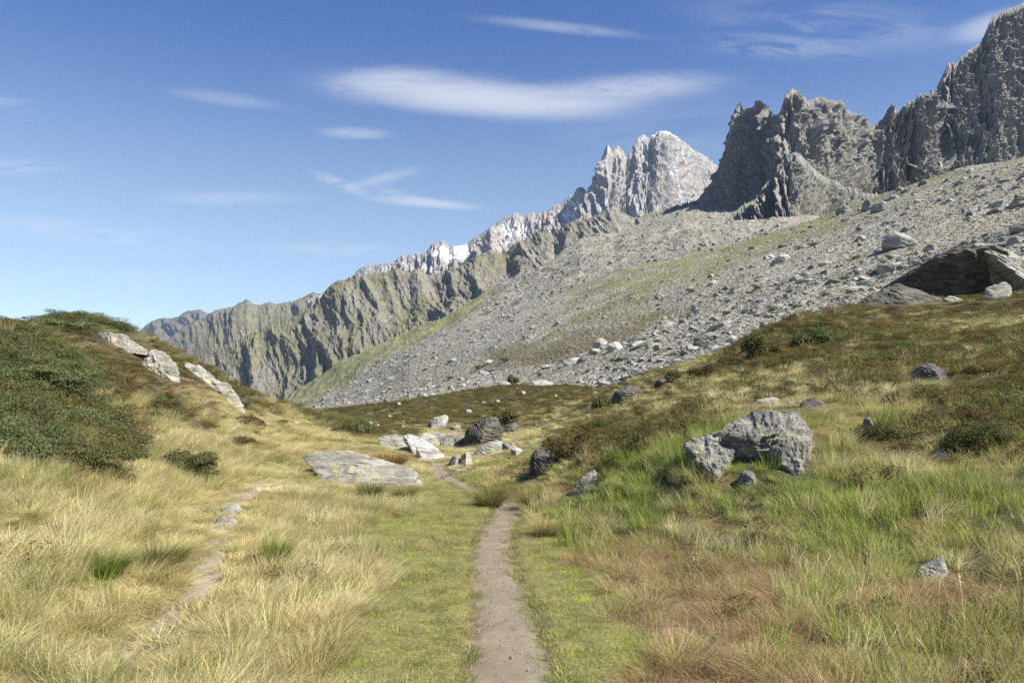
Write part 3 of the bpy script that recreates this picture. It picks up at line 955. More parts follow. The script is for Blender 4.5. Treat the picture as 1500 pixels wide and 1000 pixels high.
def rock_mat(name, dark, light, lichen, lamt=.5, stk=.7, streak=(2, 2, 12), black=.35, scale=1.0, bump=.05, randb=False):
    m, n = mat(name)
    co = n.n('ShaderNodeTexCoord').outputs['Object']
    oi = n.n('ShaderNodeObjectInfo').outputs['Random']
    off = n.n('ShaderNodeVectorMath', {0: co, 1: n.n('ShaderNodeCombineXYZ', {0: n.math('MULTIPLY', oi, 40.0)}).outputs[0]}, operation='ADD').outputs[0]
    sco = n.mapping(off, scale=(scale,) * 3)
    a = n.noise(sco, 1.6, 6, .62, .3)
    s = n.noise(n.mapping(sco, scale=streak, rot=(R(14), R(24), 0)), 1.0, 6, .65, .5)
    f = n.noise(sco, 22, 5, .7)
    l = n.noise(sco, 4.5, 5, .72)
    c = n.mix(n.ramp(a, .32, .68), dark, light)
    c = n.mix(n.math('MULTIPLY', n.ramp(s, .6, .38), stk), c, [x * .5 for x in dark])
    c = n.mix(n.math('MULTIPLY', n.ramp(f, .5, .8), .45), c, [min(1, x * 1.45) for x in light])
    c = n.mix(n.math('MULTIPLY', n.ramp(f, .48, .28), .55), c, [x * .5 for x in dark])
    c = n.mix(n.math('MULTIPLY', n.ramp(n.noise(sco, 2.3, 5, .7), .56, .64), black), c, (.045, .043, .04))
    c = n.mix(n.math('MULTIPLY', n.ramp(l, .56, .62), lamt), c, lichen)
    if randb:
        kb = n.n('ShaderNodeMapRange', {'Value': oi, 'To Min': .6, 'To Max': 1.18}).outputs[0]
        c = n.n('ShaderNodeVectorMath', {0: c, 'Scale': kb}, operation='SCALE').outputs[0]
    h = n.math('ADD', n.math('MULTIPLY', s, 1.2), n.math('MULTIPLY', f, .35))
    bm = n.n('ShaderNodeBump', {'Height': h, 'Strength': 1.0, 'Distance': bump})
    bs = n.n('ShaderNodeBsdfPrincipled', {'Base Color': c, 'Roughness': .88, 'Normal': bm.outputs[0]})
    bs.inputs['Specular IOR Level'].default_value = 0.25
    n.t.links.new(bs.outputs[0], n.n('ShaderNodeOutputMaterial').inputs[0])
    return m


mr_pale = rock_mat('pale_gneiss', (.25, .235, .20), (.41, .39, .335), (.38, .38, .15), .6, stk=.6, black=.45, bump=.035)
mr_grey = rock_mat('lichen_gneiss', (.21, .20, .175), (.38, .365, .315), (.36, .38, .17), .6, black=.55)
mr_crag = rock_mat('dark_gneiss', (.155, .15, .13), (.345, .335, .29), (.34, .36, .16), .5, black=.6, streak=(3, 3, 14), bump=.05)
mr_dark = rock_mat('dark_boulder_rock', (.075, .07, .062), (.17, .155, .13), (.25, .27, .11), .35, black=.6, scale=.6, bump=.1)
mr_white = rock_mat('white_quartz_rock', (.38, .36, .33), (.55, .53, .49), (.36, .36, .2), .25, black=.25)
mr_brown = rock_mat('path_stone', (.24, .19, .15), (.36, .30, .25), (.36, .34, .25), .3)
mr_talus = rock_mat('talus_rock', (.23, .22, .195), (.40, .388, .34), (.28, .29, .17), .4, scale=.35, bump=.15, black=.3, randb=True)

FOOT = []      # (x, y, rx, ry) of rocks, kept clear of grass


def rock(pts, Y, thick, m, label, cat='rock', name='rock', seed=0, sub=6, p=16, amp=.05, samp=.03, front=None, group=None, parent=None, foot=True,
         toptilt=None, tilt=(.25, .8), strata=(.2, -.3, 1), sfreq=9, crack=1.0, dy=0, rotz=0, tiltx=0, undercut=False, bed=False):
    if bed:
        cxp = sum(a for a, b in pts) / len(pts)
        hb = hit(cxp, sum(b for a, b in pts) / len(pts))
        e_ = .25
        gz_ = ground_z([hb[0] + e_, hb[0] - e_, hb[0], hb[0]], [hb[1], hb[1], hb[1] + e_, hb[1] - e_])
        front = [((-(gz_[0] - gz_[1]) / (2 * e_), -(gz_[2] - gz_[3]) / (2 * e_), 1), .50 + .12 * len(pts) - .6)]
        Y, thick = hb[1], 2.2
    elif foot and parent is None and Y < 33:
        cxp = (min(a for a, b in pts) + max(a for a, b in pts)) / 2
        Yn = gy(cxp, max(b for a, b in pts) - 1) + thick * .3
        if .6 < Yn / Y < 1.5:
            Y = Yn
    if (foot or parent is not None) and not bed:
        xs = [(a - 750) / F * Y for a, b in pts]
        lo_z = float(ground_z([sum(xs) / len(xs)], [Y - thick * .3])[0])
        mid_y = (min(b for a, b in pts) + max(b for a, b in pts)) / 2
        gpy = HZ - (lo_z - .12 - EYE) / Y * F
        pts = list(pts) + [(sum(a for a, b in pts) / len(pts) + (a - sum(a_ for a_, b_ in pts) / len(pts)) * .92, max(b, gpy)) for a, b in pts if b > mid_y]
    pl, ext, cen = outline_planes(pts, Y, thick, seed, front, tilt, toptilt, undercut)
    Q, Fc = poly_rock(pl, ext, sub, p, amp, seed, strata, sfreq, samp, crack)
    me = mesh_np(name, Q, [Fc], True)
    o = link(name, me, m, parent)
    o.location = cen + np.array([0, dy, 0])
    if rotz or tiltx:
        o.rotation_euler = (R(tiltx), 0, R(rotz))
    me.set_sharp_from_angle(angle=R(38))
    if parent is None:
        tag(o, label, cat, group)
    if foot:
        FOOT.append((cen[0], cen[1] + dy, ext[0] * .9, thick * (.2 if bed else .42 if m is not mr_crag else .30), 0 if m is mr_crag else 1))
    return o


def gy(px, py):
    return float(hit(px, py)[1])


# slabs bedded in the left knoll
rock([(127, 487), (165, 485), (205, 507), (214, 520), (190, 519), (150, 512), (131, 503)], gy(170, 508) - .05, .9, mr_pale,
     'pale lichened slab highest on the left knoll, yellow spots', seed=1, toptilt=1.6, bed=True, strata=(.5, -.6, .6), sub=7, samp=.05, amp=.07, sfreq=5, p=30)
rock([(200, 538), (214, 510), (236, 514), (254, 538), (266, 594), (246, 584), (212, 558)], gy(240, 562) - .1, .8, mr_pale,
     'pale tilted slab bedded in the left knoll, middle of three', seed=2, toptilt=1.4, bed=True, strata=(.75, -.2, .65), samp=.06, amp=.07, sfreq=5, sub=7, p=30)
rock([(262, 528), (288, 533), (320, 556), (346, 580), (358, 607), (336, 603), (304, 588), (276, 560)], gy(310, 590) - .05, .9, mr_pale,
     'long pale striped slab lowest on the left knoll slope', seed=3, toptilt=1.4, bed=True, strata=(.6, -.2, .75), samp=.06, amp=.07, sfreq=5, sub=7, p=30)
rock([(205, 508), (226, 512), (232, 522), (214, 522)], gy(218, 520) + .1, .4, mr_pale, 'small pale slab between the upper two knoll slabs', seed=33, toptilt=1.2, bed=True, sub=5)
# flat split slab beside the path: two layers with a dark gap
SL = gy(530, 716) + .75
root = bpy.data.objects.new('split_rock_slab', None)
C.objects.link(root)
root.location = (float(px2w(530, 700, SL)[0]), SL, float(px2w(530, 705, SL)[2]))
tag(root, 'large flat lichened slab in straw grass left of the path', 'rock')


def child_rock(root, *a, **k):
    o = rock(*a, parent=root, **k)
    o.location = Vector(o.location) - root.location
    return o


child_rock(root, [(434, 671), (458, 662), (505, 660), (560, 676), (604, 687), (613, 697), (600, 701), (540, 698), (480, 688), (440, 677)], SL, 1.9, mr_pale, '', name='upper_slab', seed=4,
           toptilt=2.4, tilt=(.1, .3), strata=(.05, .2, 1), sfreq=5, amp=.03, samp=.02, p=26, sub=7)
child_rock(root, [(455, 686), (480, 688), (540, 698), (600, 701), (618, 705), (622, 722), (560, 725), (480, 712)], SL + .12, 1.7, mr_grey, '', name='lower_slab', seed=5,
           toptilt=1.0, tilt=(.1, .3), strata=(.05, .2, 1), amp=.04, p=22, foot=False)
# cluster of rocks in the dip
G1 = 'rocks clustered in the dip beyond the path'
rock([(550, 640), (575, 634), (603, 640), (610, 655), (585, 662), (556, 652)], 24.5, 1.6, mr_pale, 'broad low pale rock at left of the dip cluster', seed=6, toptilt=1.5, group=G1)
rock([(588, 637), (600, 634), (625, 645), (643, 658), (640, 668), (612, 660), (590, 646)], 23.2, .9, mr_white, 'whitest tilted slab in the dip cluster with a dark notch', seed=7, toptilt=1.0, group=G1, strata=(.5, 0, .8))
rock([(606, 650), (640, 655), (652, 668), (640, 676), (610, 668)], 22.3, .9, mr_white, 'low pale slab in front of the whitest slab', seed=77, toptilt=1.4, group=G1, strata=(.3, 0, .8))
rock([(623, 628), (632, 612), (652, 606), (658, 610), (650, 620), (633, 629)], 30, 1.2, mr_pale, 'pale leaning rock standing behind the dip cluster on dark heath', seed=8, toptilt=.6, group=G1)
rock([(610, 640), (622, 633), (640, 638), (645, 652), (622, 652)], 26.5, 1.0, mr_pale, 'small rounded rock behind the whitest slab', seed=9, group=G1)
rock([(626, 634), (646, 633), (648, 650), (630, 650)], 27.5, .9, mr_grey, 'squat grey rock left of the layered block', seed=91, group=G1)
rock([(638, 636), (676, 634), (682, 640), (680, 654), (642, 652)], 25.5, 1.4, mr_grey, 'flat layered block with a shaded front in the dip cluster', seed=10, toptilt=2.0, group=G1, strata=(0, 0, 1), sfreq=5, samp=.06, p=24)
rock([(676, 650), (682, 628), (700, 616), (716, 610), (728, 612), (738, 626), (735, 642), (700, 655)], 25.5, 1.8, mr_dark, 'big dark blocky rock at right of the dip cluster', seed=11, group=G1, strata=(.5, -.2, .7), p=24)
rock([(722, 614), (737, 604), (752, 606), (760, 620), (754, 636), (734, 636)], 26.6, 1.6, mr_dark, 'dark overhanging rock capped with heath right of the big dark block', seed=12, group=G1)
rock([(659, 624), (668, 620), (676, 624), (674, 634), (660, 634)], 29, .8, mr_grey, 'small grey rock above the layered block', seed=13, group=G1)
rock([(690, 664), (706, 650), (730, 644), (746, 652), (740, 662), (705, 668)], 21.5, 1.2, mr_pale, 'wide low pale rock in gold grass right of the path', seed=14, toptilt=1.8, group=G1)
rock([(736, 648), (752, 646), (757, 655), (740, 660)], 22.5, .6, mr_grey, 'little grey rock touching the wide low pale rock', seed=15, sub=5, group=G1)
rock([(747, 658), (756, 654), (766, 658), (764, 666), (750, 666)], 20.5, .4, mr_white, 'small white stone alone in gold grass', seed=16, sub=5, group=G1)
rock([(672, 680), (676, 666), (684, 660), (690, 664), (692, 676), (684, 682)], 18.4, .5, mr_pale, 'small pointed pale stone beside the path bend', seed=17, sub=5)
rock([(656, 678), (662, 668), (672, 664), (676, 676), (668, 683)], 18.6, .5, mr_grey, 'small grey stone left of the pointed pale stone', seed=18, sub=5)
for i, (a, b, w_, h_) in enumerate([(622, 676, 16, 5), (640, 682, 13, 4), (608, 683, 10, 3), (652, 700, 8, 4), (676, 690, 13, 4), (650, 706, 12, 3), (630, 668, 12, 3), (700, 707, 9, 2.5), (735, 741, 7, 4)]):
    lab = ['flat path stone nearest the slabs', 'brown path stone at the top of the path', 'small stone left of the upper path', 'rounded stone at the path edge below the cluster',
           'low stone right of the upper path', 'thin stone lying across the path', 'flat pale stone under the white slab', 'thin stone in turf by the path bend', 'small pale stone in the bend of the path'][i]
    Yq = gy(a, b)
    rock([(a - w_, b + 1), (a - w_ * .6, b - h_), (a + w_ * .5, b - h_ * .9), (a + w_, b + .5), (a + w_ * .4, b + h_ * .7), (a - w_ * .6, b + h_ * .7)], Yq + .1, .45, mr_brown if i % 2 else mr_pale,
         lab, cat='stone', name='path_stone', seed=40 + i, sub=5, toptilt=1.8, group='stones set in the dirt path', foot=False)
# stones of the side trail
for i, (a, b, w_, h_) in enumerate([(333, 744, 18, 9), (328, 765, 19, 8), (300, 842, 8, 3)]):
    lab = ['upper pale stepping stone on the left side trail', 'lower pale stepping stone on the left side trail', 'small stone low on the left side trail'][i]
    rock([(a - w_, b + 2), (a - w_ * .7, b - h_ * .7), (a + w_ * .5, b - h_), (a + w_, b), (a + w_ * .6, b + h_), (a - w_ * .7, b + h_)], gy(a, b + 4) + .08, .5, mr_pale, lab, cat='stone',
         name='stepping_stone', seed=60 + i, sub=5, toptilt=2.0, group='stones of the side trail')
rock([(38, 775), (44, 770), (60, 770), (62, 776)], gy(50, 776), .25, mr_pale, 'small pale stone buried in straw grass at far left', cat='stone', name='stone', seed=65, sub=5)
# half-buried rocks on the right bank
rock([(775, 690), (778, 662), (792, 654), (816, 662), (822, 680), (800, 694)], gy(800, 690) + .25, .9, mr_dark, 'dark rock under the heath bank right of the path', seed=20)
rock([(836, 722), (852, 700), (872, 686), (876, 694), (860, 714), (842, 728)], gy(850, 718) + .15, .5, mr_grey, 'long narrow rock sloping down beside the green grass', seed=21, strata=(.8, 0, .5))
rock([(895, 588), (900, 572), (920, 563), (938, 566), (944, 576), (930, 586)], gy(920, 586) + .3, 1.0, mr_dark, 'dark rock half hidden in heath on the right skyline', seed=22)
rock([(958, 563), (966, 552), (980, 550), (988, 560), (980, 567)], gy(972, 565) + .2, .7, mr_dark, 'small dark rock higher on the right skyline', seed=23, sub=5)
rock([(1100, 596), (1112, 584), (1138, 580), (1148, 588), (1140, 596)], gy(1125, 596) + .2, .6, mr_grey, 'flat grey rock just above the craggy rock, left one', seed=24, sub=5, toptilt=1.4)
rock([(1150, 596), (1156, 588), (1166, 588), (1166, 596)], gy(1158, 596) + .1, .3, mr_grey, 'small stone between the two rocks above the craggy rock', seed=25, sub=5)
rock([(1170, 598), (1178, 586), (1196, 581), (1212, 590), (1216, 600)], gy(1194, 600) + .2, .6, mr_dark, 'dark rock just above the craggy rock, right one', seed=26, sub=5)
rock([(1338, 548), (1350, 532), (1372, 530), (1392, 545), (1396, 560), (1360, 560)], gy(1366, 560) + .2, .8, mr_dark, 'dark rock sunk in heath on the right slope', seed=27)
rock([(1262, 632), (1268, 612), (1276, 610), (1284, 628)], gy(1272, 630) + .1, .3, mr_grey, 'small upright grey stone in pale grass', seed=28, sub=5)
rock([(1340, 846), (1350, 830), (1384, 812), (1392, 834), (1394, 850), (1360, 852)], gy(1368, 852) + .12, .3, mr_grey, 'wedge shaped lichened stone in grass at lower right', seed=29, toptilt=.9, amp=.03)
rock([(1366, 668), (1378, 660), (1394, 662), (1392, 672)], gy(1380, 672) + .1, .3, mr_grey, 'small flat stone in grass on the right slope', seed=30, sub=5)

# craggy rock on the right slope: three masses of one outcrop
CY = gy(1120, 706) + .45
croot = bpy.data.objects.new('craggy_rock', None)
C.objects.link(croot)
croot.location = tuple(px2w(1110, 700, CY))
tag(croot, 'craggy lichened outcrop with a dark cleft above the green grass', 'rock')
child_rock(croot, [(1034, 642), (1085, 616), (1130, 600), (1162, 596), (1184, 610), (1200, 650), (1208, 694), (1180, 712), (1110, 700), (1052, 676)], CY + .2, 1.7, mr_crag, '', name='rock_mass', seed=31, toptilt=.9,
           strata=(-.6, -.5, .7), sfreq=4, amp=.085, samp=.05, p=26, sub=7, front=[((-.6, -.7, -.28), .40), ((.3, -.6, .8), .42)])
child_rock(croot, [(1002, 650), (1018, 641), (1056, 634), (1092, 648), (1088, 682), (1050, 690), (1014, 672)], CY + .3, 1.0, mr_crag, '', name='rock_block', seed=32, toptilt=.8,
           strata=(-.55, -.5, .7), sfreq=4, amp=.08, samp=.05, p=24, sub=7)
child_rock(croot, [(1128, 660), (1150, 640), (1184, 650), (1206, 684), (1200, 708), (1170, 718), (1136, 706)], CY - .15, .9, mr_crag, '', name='rock_front', seed=34, toptilt=.7,
           strata=(-.7, -.5, .6), sfreq=4, amp=.08, samp=.05, p=24, sub=7)
rock([(1080, 702), (1088, 688), (1104, 690), (1114, 708), (1096, 712)], CY - .55, .3, mr_grey, 'small jagged rock at the foot of the craggy outcrop', seed=36, sub=5, amp=.08)

# big dark overhanging boulder on the right skyline
BY = 31.0
broot = bpy.data.objects.new('boulder', None)
C.objects.link(broot)
broot.location = (0, 0, 0)
tag(broot, 'huge dark overhanging boulder with lichened, paler lit-toned right flank on the skyline', 'boulder')
rock([(1430, 354), (1446, 350), (1482, 360), (1550, 398), (1575, 440), (1500, 446), (1478, 420), (1450, 380)], BY + .5, 3.6, mr_grey, '', name='lit_lichened_flank', parent=broot, foot=False, seed=371, sub=7, p=24, toptilt=.9,
     strata=(.7, .1, .6), sfreq=6, amp=.05, samp=.04)  # sunlit tone of the flank is put into a paler lichened rock colour
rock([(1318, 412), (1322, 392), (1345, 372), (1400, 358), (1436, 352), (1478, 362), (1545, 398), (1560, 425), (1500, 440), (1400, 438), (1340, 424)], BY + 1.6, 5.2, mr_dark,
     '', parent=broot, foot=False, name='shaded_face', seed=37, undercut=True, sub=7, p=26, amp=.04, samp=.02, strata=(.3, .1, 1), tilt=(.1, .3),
     front=[((-.15, -.9, -.5), 1.2), ((.75, -.35, .55), 1.35), ((0.0, .1, 1), 1.5), ((-.5, .1, .85), 1.25)])  # shaded side of the same boulder, kept in the darker rock colour
rock([(1258, 446), (1280, 428), (1318, 412), (1345, 420), (1390, 436), (1384, 450), (1300, 452)], BY - .6, 2.4, mr_dark,
     'dark slab lying against the left foot of the huge boulder', cat='boulder', name='boulder', seed=38, toptilt=1.0, p=22)
rock([(1382, 438), (1392, 432), (1412, 438), (1410, 446), (1386, 446)], BY - 1.8, .6, mr_pale, 'small bright stone in the shadow of the huge boulder', seed=39, sub=5)
rock([(1438, 436), (1446, 420), (1474, 411), (1486, 418), (1482, 432), (1455, 440)], BY - 2.2, .9, mr_grey, 'lichened stone sunlit before the huge boulder', seed=391, sub=6, toptilt=1.2)

# stones on the heath mound
for i, (a, b, w_, h_) in enumerate([(738, 565, 12, 5), (622, 583, 5, 5), (766, 578, 5, 3.5), (584, 594, 4, 3), (676, 567, 9, 3.5), (542, 623, 5, 3.5), (552, 626, 5, 3), (590, 627, 3, 2), (814, 582, 3, 2),
                                    (729, 590, 4, 2.5), (552, 588, 4, 2), (686, 606, 6, 5), (660, 570, 5, 4), (634, 580, 5, 2), (708, 592, 5, 2), (792, 565, 22, 7), (570, 612, 4, 2), (664, 573, 3, 2)]):
    labs = ['large pale stone on the crest of the heath mound', 'upright pale stone on the left crest of the heath mound', 'white stone alone on the right flank of the heath mound', 'small pale stone low on the crest left of the mound',
            'long low stone on the mound crest', 'pale stone at the left foot of the mound', 'paired small stone at the left foot of the mound', 'tiny stone at the foot of the mound', 'tiny white stone far right on the mound',
            'small stone in the middle of the mound', 'flat stone at the left end of the mound crest', 'grey stone above the dip cluster on the mound', 'pale stone just left of the long low stone',
            'flat sliver of stone beside the upright pale stone', 'narrow stone in the middle of the heath mound', 'broad whitish boulder peaking behind the mound crest', 'small stone low in the heath left of the leaning rock',
            'tiny stone on the mound crest']
    Yq = gy(a, b + 2)
    b -= 2.5
    if labs[i].startswith('broad'):
        Yq += 4
    rock([(a - w_, b + 2), (a - w_ * .6, b - h_ * .8), (a + w_ * .3, b - h_), (a + w_, b - h_ * .1), (a + w_ * .7, b + h_ * .5), (a - w_ * .6, b + h_ * .5)], Yq, max(.5, w_ / F * Yq), mr_pale,
         labs[i], cat='stone', name='mound_stone', seed=100 + i, sub=4, group='stones on the heath mound', foot=False)

# traced boulders on the moraine


def on_sheet(Ps, vvs, uss, px, py, lo, hi):
    """point of a slope sheet seen at a photo pixel"""
    j = int(np.clip(np.searchsorted(uss, px), 0, len(uss) - 1))
    colm = Ps[:, j]
    s = (vvs >= lo) & (vvs <= hi)
    pyy = HZ - (colm[:, 2] - EYE) / colm[:, 1] * F
    k = np.where(s)[0][np.argmin(np.abs(pyy[s] - py))]
    return colm[k]


MB = [(1292, 337, 1345, 362, mr_talus, 'large two tone boulder on the moraine left of the huge dark boulder'), (1262, 289, 1284, 308, mr_talus, 'pale upright slab near the moraine crest'),
      (1276, 292, 1304, 309, mr_talus, 'leaning block right of the pale slab on the moraine crest'), (1224, 299, 1250, 312, mr_talus, 'flat rock on the moraine crest left of the pale slab'),
      (1136, 371, 1160, 381, mr_white, 'white flat boulder in the upper moraine'), (1120, 371, 1136, 379, mr_white, 'smaller white boulder left of the white flat boulder'),
      (1302, 283, 1318, 292, mr_talus, 'brown topped block right of the crest slabs'), (1198, 382, 1222, 389, mr_white, 'long flat white rock in mid moraine'),
      (868, 494, 893, 508, mr_talus, 'grey boulder of the pair in the lower moraine'), (888, 499, 914, 514, mr_white, 'pale boulder right of its grey twin in the lower moraine'),
      (1064, 490, 1082, 502, mr_white, 'white blocks beside the heath bush'), (1112, 469, 1127, 482, mr_talus, 'pale round boulder just above the heath bush'),
      (1036, 410, 1052, 417, mr_white, 'pale boulder alone in the middle moraine'), (1356, 355, 1374, 367, mr_talus, 'grey block behind the huge dark boulder'),
      (1254, 344, 1270, 352, mr_talus, 'dark small boulder left of the two tone boulder'), (1140, 492, 1152, 500, mr_talus, 'low stone near the skyline bush'),
      (836, 417, 842, 421, mr_dark, 'tiny dark boulder on the moraine crest'), (806, 426, 812, 430, mr_dark, 'second tiny dark boulder farther left on the crest'),
      (1346, 262, 1362, 271, mr_talus, 'block on the skyline of the moraine'), (1400, 262, 1414, 270, mr_talus, 'round block near the top right of the moraine')]
for i, (x0, y0_, x1, y1_, m, lab) in enumerate(MB):
    p_ = on_sheet(P1s, v1s, u1s, (x0 + x1) / 2, y1_ - 1, 1.0, 3.0)
    rs = np.random.default_rng(200 + i)
    a, b, w_, h_ = (x0 + x1) / 2, (y0_ + y1_) / 2, (x1 - x0) / 2, (y1_ - y0_) / 2
    pts = [(a - w_, b + h_ * rs.uniform(.1, .7)), (a - w_ * .7, b - h_ * rs.uniform(.1, .6)), (a + w_ * rs.uniform(-.3, .3), b - h_), (a + w_ * .8, b - h_ * rs.uniform(.4, .9)), (a + w_, b + h_ * rs.uniform(0, .6)),
           (a + w_ * .5, b + h_ * 1.3), (a - w_ * .6, b + h_ * 1.3)]
    rock(pts, p_[1], w_ / F * p_[1] * 1.6, m, lab, cat='boulder', name='moraine_boulder', seed=200 + i, sub=5, group='traced boulders on the moraine', foot=False, p=22,
         front=[((-.7, -.7, .1), w_ / F * p_[1] * .7), ((.6, -.4, .7), w_ / F * p_[1] * .55)])

# stone prototypes for the moraine
protos = []
for i in range(8):
    rs = np.random.default_rng(500 + i)
    nn = rs.normal(size=(11, 3))
    nn[:, 2] *= .8
    pl = [(v_, rs.uniform(.55, .95)) for v_ in nn] + [((0, 0, 1), .5), ((0, 0, -1), .5)]
    for ax in ((1, 0, 0), (-1, 0, 0), (0, 1, 0), (0, -1, 0)):
        pl.append((np.array(ax) + rs.normal(size=3) * .2, 1.0))
    Q, Fc = poly_rock(pl, (1, 1, .6), 4, 22, .03, i, samp=.015)
    Q *= np.array([1, rs.uniform(.6, .9), rs.uniform(.55, .8)])
    me = mesh_np('boulder', Q, [Fc], False)
    me.materials.append(mr_talus)
    protos.append(me)


def scatter_sheet(Ps, lo_i, hi_i, nn, umin, umax, us, seed, wfn=None):
    """random points on a slope sheet"""
    rs = np.random.default_rng(seed)
    j0, j1 = np.searchsorted(us, umin), np.searchsorted(us, umax) - 2
    i = rs.integers(lo_i, hi_i, nn)
    j = rs.integers(j0, j1, nn)
    if wfn is not None:
        keep = rs.random(nn) < wfn(i, j)
        i, j = i[keep], j[keep]
    t, s = rs.random(len(i))[:, None], rs.random(len(i))[:, None]
    pt = Ps[i, j] * (1 - t) * (1 - s) + Ps[i + 1, j] * t * (1 - s) + Ps[i, j + 1] * (1 - t) * s + Ps[i + 1, j + 1] * t * s
    return pt, i, j


vegA = np.clip(veg1(np.broadcast_to(u1s[None], P1s.shape[:2]), np.broadcast_to(v1s[:, None], P1s.shape[:2]), P1s), 0, 1)
i_cr = int(np.searchsorted(v1s, 1.0))
pt, ii, jj = scatter_sheet(P1s, i_cr, len(v1s) - 2, 120000, 380, 1640, u1s, 11, lambda i, j: np.clip(1.05 - 1.15 * vegA[i, j], .05, 1) * (.25 + .75 * sstep(-.25, .2, fbm(np.stack([P1s[i, j, 0] / 16, P1s[i, j, 1] / 70, P1s[i, j, 2] / 70], -1), 3))))
rs = np.random.default_rng(12)
sz = .19 * (1 - rs.random(len(pt))) ** (-.42)             # power-law sizes in metres
sz *= (.55 + pt[:, 1] / 420)
sz = np.minimum(sz, 2.6)
lam = fbm(pt / 25, 3)
sz *= 1 + .7 * lam
order = np.argsort(-(sz / pt[:, 1]))
inview = []
for k in order:
    x, y, z = pt[k]
    px_, py_ = 750 + F * x / y, HZ - (z - EYE) / y * F
    if -10 < px_ < 1510 and py_ < np.interp(px_, [430, 560, 740, 870, 960, 1040, 1100, 1200, 1260, 1330, 1500], [600, 590, 560, 570, 550, 525, 480, 455, 430, 370, 345]):
        inview.append(k)
    if len(inview) >= 270:
        break
top = set(inview)
for k in inview:
    x, y, z = pt[k]
    o = bpy.data.objects.new('talus_boulder', protos[rs.integers(0, 8)])
    C.objects.link(o)
    o.location = (x, y, z - sz[k] * .05)
    o.scale = (sz[k], sz[k], sz[k] * rs.uniform(.7, 1.1))
    o.rotation_euler = (rs.uniform(-.4, .4), rs.uniform(-.4, .4), rs.uniform(0, 6.28))
    pxx, pyy_ = 750 + F * x / y, HZ - (z - EYE) / y * F
    tilt_ = max(abs(o.rotation_euler[0]), abs(o.rotation_euler[1]))
    shape = 'squat' if o.scale[2] < .8 * sz[k] else ('tilted' if tilt_ > .3 else ('tall' if o.scale[2] > .98 * sz[k] else 'blocky'))
    dia = sz[k] / y * F
    size = 'big' if dia > 9 else ('middling' if dia > 6.5 else 'smallish')
    if pxx > 1380:
        where = 'above and behind the huge dark boulder'
    elif pxx > 1250:
        where = 'around the two tone boulder'
    elif pxx > 1150:
        where = 'above the lighter skyline bush'
    elif pxx > 1050:
        where = 'above the tall dark skyline bush'
    elif pxx > 950:
        where = 'left of the tall dark skyline bush'
    elif pxx > 850:
        where = 'near the paired boulders'
    elif pxx > 700:
        where = 'behind the crest of the heath mound'
    else:
        where = 'at the lower left moraine end'
    if pyy_ < np.interp(pxx, [430, 900, 1250, 1500], [560, 450, 330, 275]):
        where = 'high on the moraine, ' + where
    lab = '%s %s grey boulder %s' % (size, shape, where)
    grp = 'loose moraine boulders ' + where
    tag(o, lab, 'boulder', grp)


# ------------------------------------------------------------------ instancing (only for uncountable stuff)
def gn_scatter(name, pts, rots, scls, idx, cols, meshes, label, kind='stuff'):
    coll = bpy.data.collections.new(name + '_kinds')
    for i, me in enumerate(meshes):
        coll.objects.link(bpy.data.objects.new('%s_kind_%02d' % (name, i), me))
    me = bpy.data.meshes.new(name)
    me.vertices.add(len(pts))
    me.vertices.foreach_set('co', np.asarray(pts, np.float32).reshape(-1))
    me.update()
    attr(me, 'rot', rots, 'FLOAT_VECTOR')
    attr(me, 'scl', scls, 'FLOAT_VECTOR')
    attr(me, 'idx', idx, 'INT')
    attr(me, 'col', np.concatenate([cols, np.ones((len(cols), 1))], 1), 'FLOAT_COLOR')
    o = link(name, me)
    struct(o, label, kind)
    ng = bpy.data.node_groups.new(name, 'GeometryNodeTree')
    ng.interface.new_socket('Geometry', in_out='INPUT', socket_type='NodeSocketGeometry')
    ng.interface.new_socket('Geometry', in_out='OUTPUT', socket_type='NodeSocketGeometry')
    N = ng.nodes
    gi, go = N.new('NodeGroupInput'), N.new('NodeGroupOutput')
    ci = N.new('GeometryNodeCollectionInfo')
    ci.inputs['Collection'].default_value = coll
    ci.inputs['Separate Children'].default_value = True
    ci.inputs['Reset Children'].default_value = True
    ip = N.new('GeometryNodeInstanceOnPoints')
    ip.inputs['Pick Instance'].default_value = True

    def na(nm, dt):
        a = N.new('GeometryNodeInputNamedAttribute')
        a.data_type = dt
        a.inputs['Name'].default_value = nm
        return a.outputs['Attribute']
    L = ng.links
    L.new(gi.outputs[0], ip.inputs['Points'])
    L.new(ci.outputs[0], ip.inputs['Instance'])
    L.new(na('idx', 'INT'), ip.inputs['Instance Index'])
    L.new(na('rot', 'FLOAT_VECTOR'), ip.inputs['Rotation'])
    L.new(na('scl', 'FLOAT_VECTOR'), ip.inputs['Scale'])
    L.new(ip.outputs[0], go.inputs[0])
    md_ = o.modifiers.new('scatter', 'NODES')
    md_.node_group = ng
    return o


rest = np.array([k for k in range(len(pt)) if k not in top])
nr = len(rest)
gn_scatter('scree_stones', pt[rest] - np.array([0, 0, .05]), np.stack([rs.uniform(-.5, .5, nr), rs.uniform(-.5, .5, nr), rs.uniform(0, 6.28, nr)], -1),
           sz[rest][:, None] * np.stack([np.ones(nr), np.ones(nr), rs.uniform(.6, 1.1, nr)], -1), rs.integers(0, 8, nr), np.ones((nr, 3)), protos, 'grey stones and scree covering the moraine slope')
vegB = veg2(np.broadcast_to(u2s[None], P2s.shape[:2]), np.broadcast_to(v2s[:, None], P2s.shape[:2]), P2s)
pt2, i2, j2 = scatter_sheet(P2s, 30, len(v2s) - 2, 26000, 400, 1150, u2s, 21, lambda i, j: np.clip(1.1 - 1.2 * vegB[i, j], .02, 1))
s2 = np.minimum(.6 * (1 - rs.random(len(pt2))) ** (-.42), 4)
n2 = len(pt2)
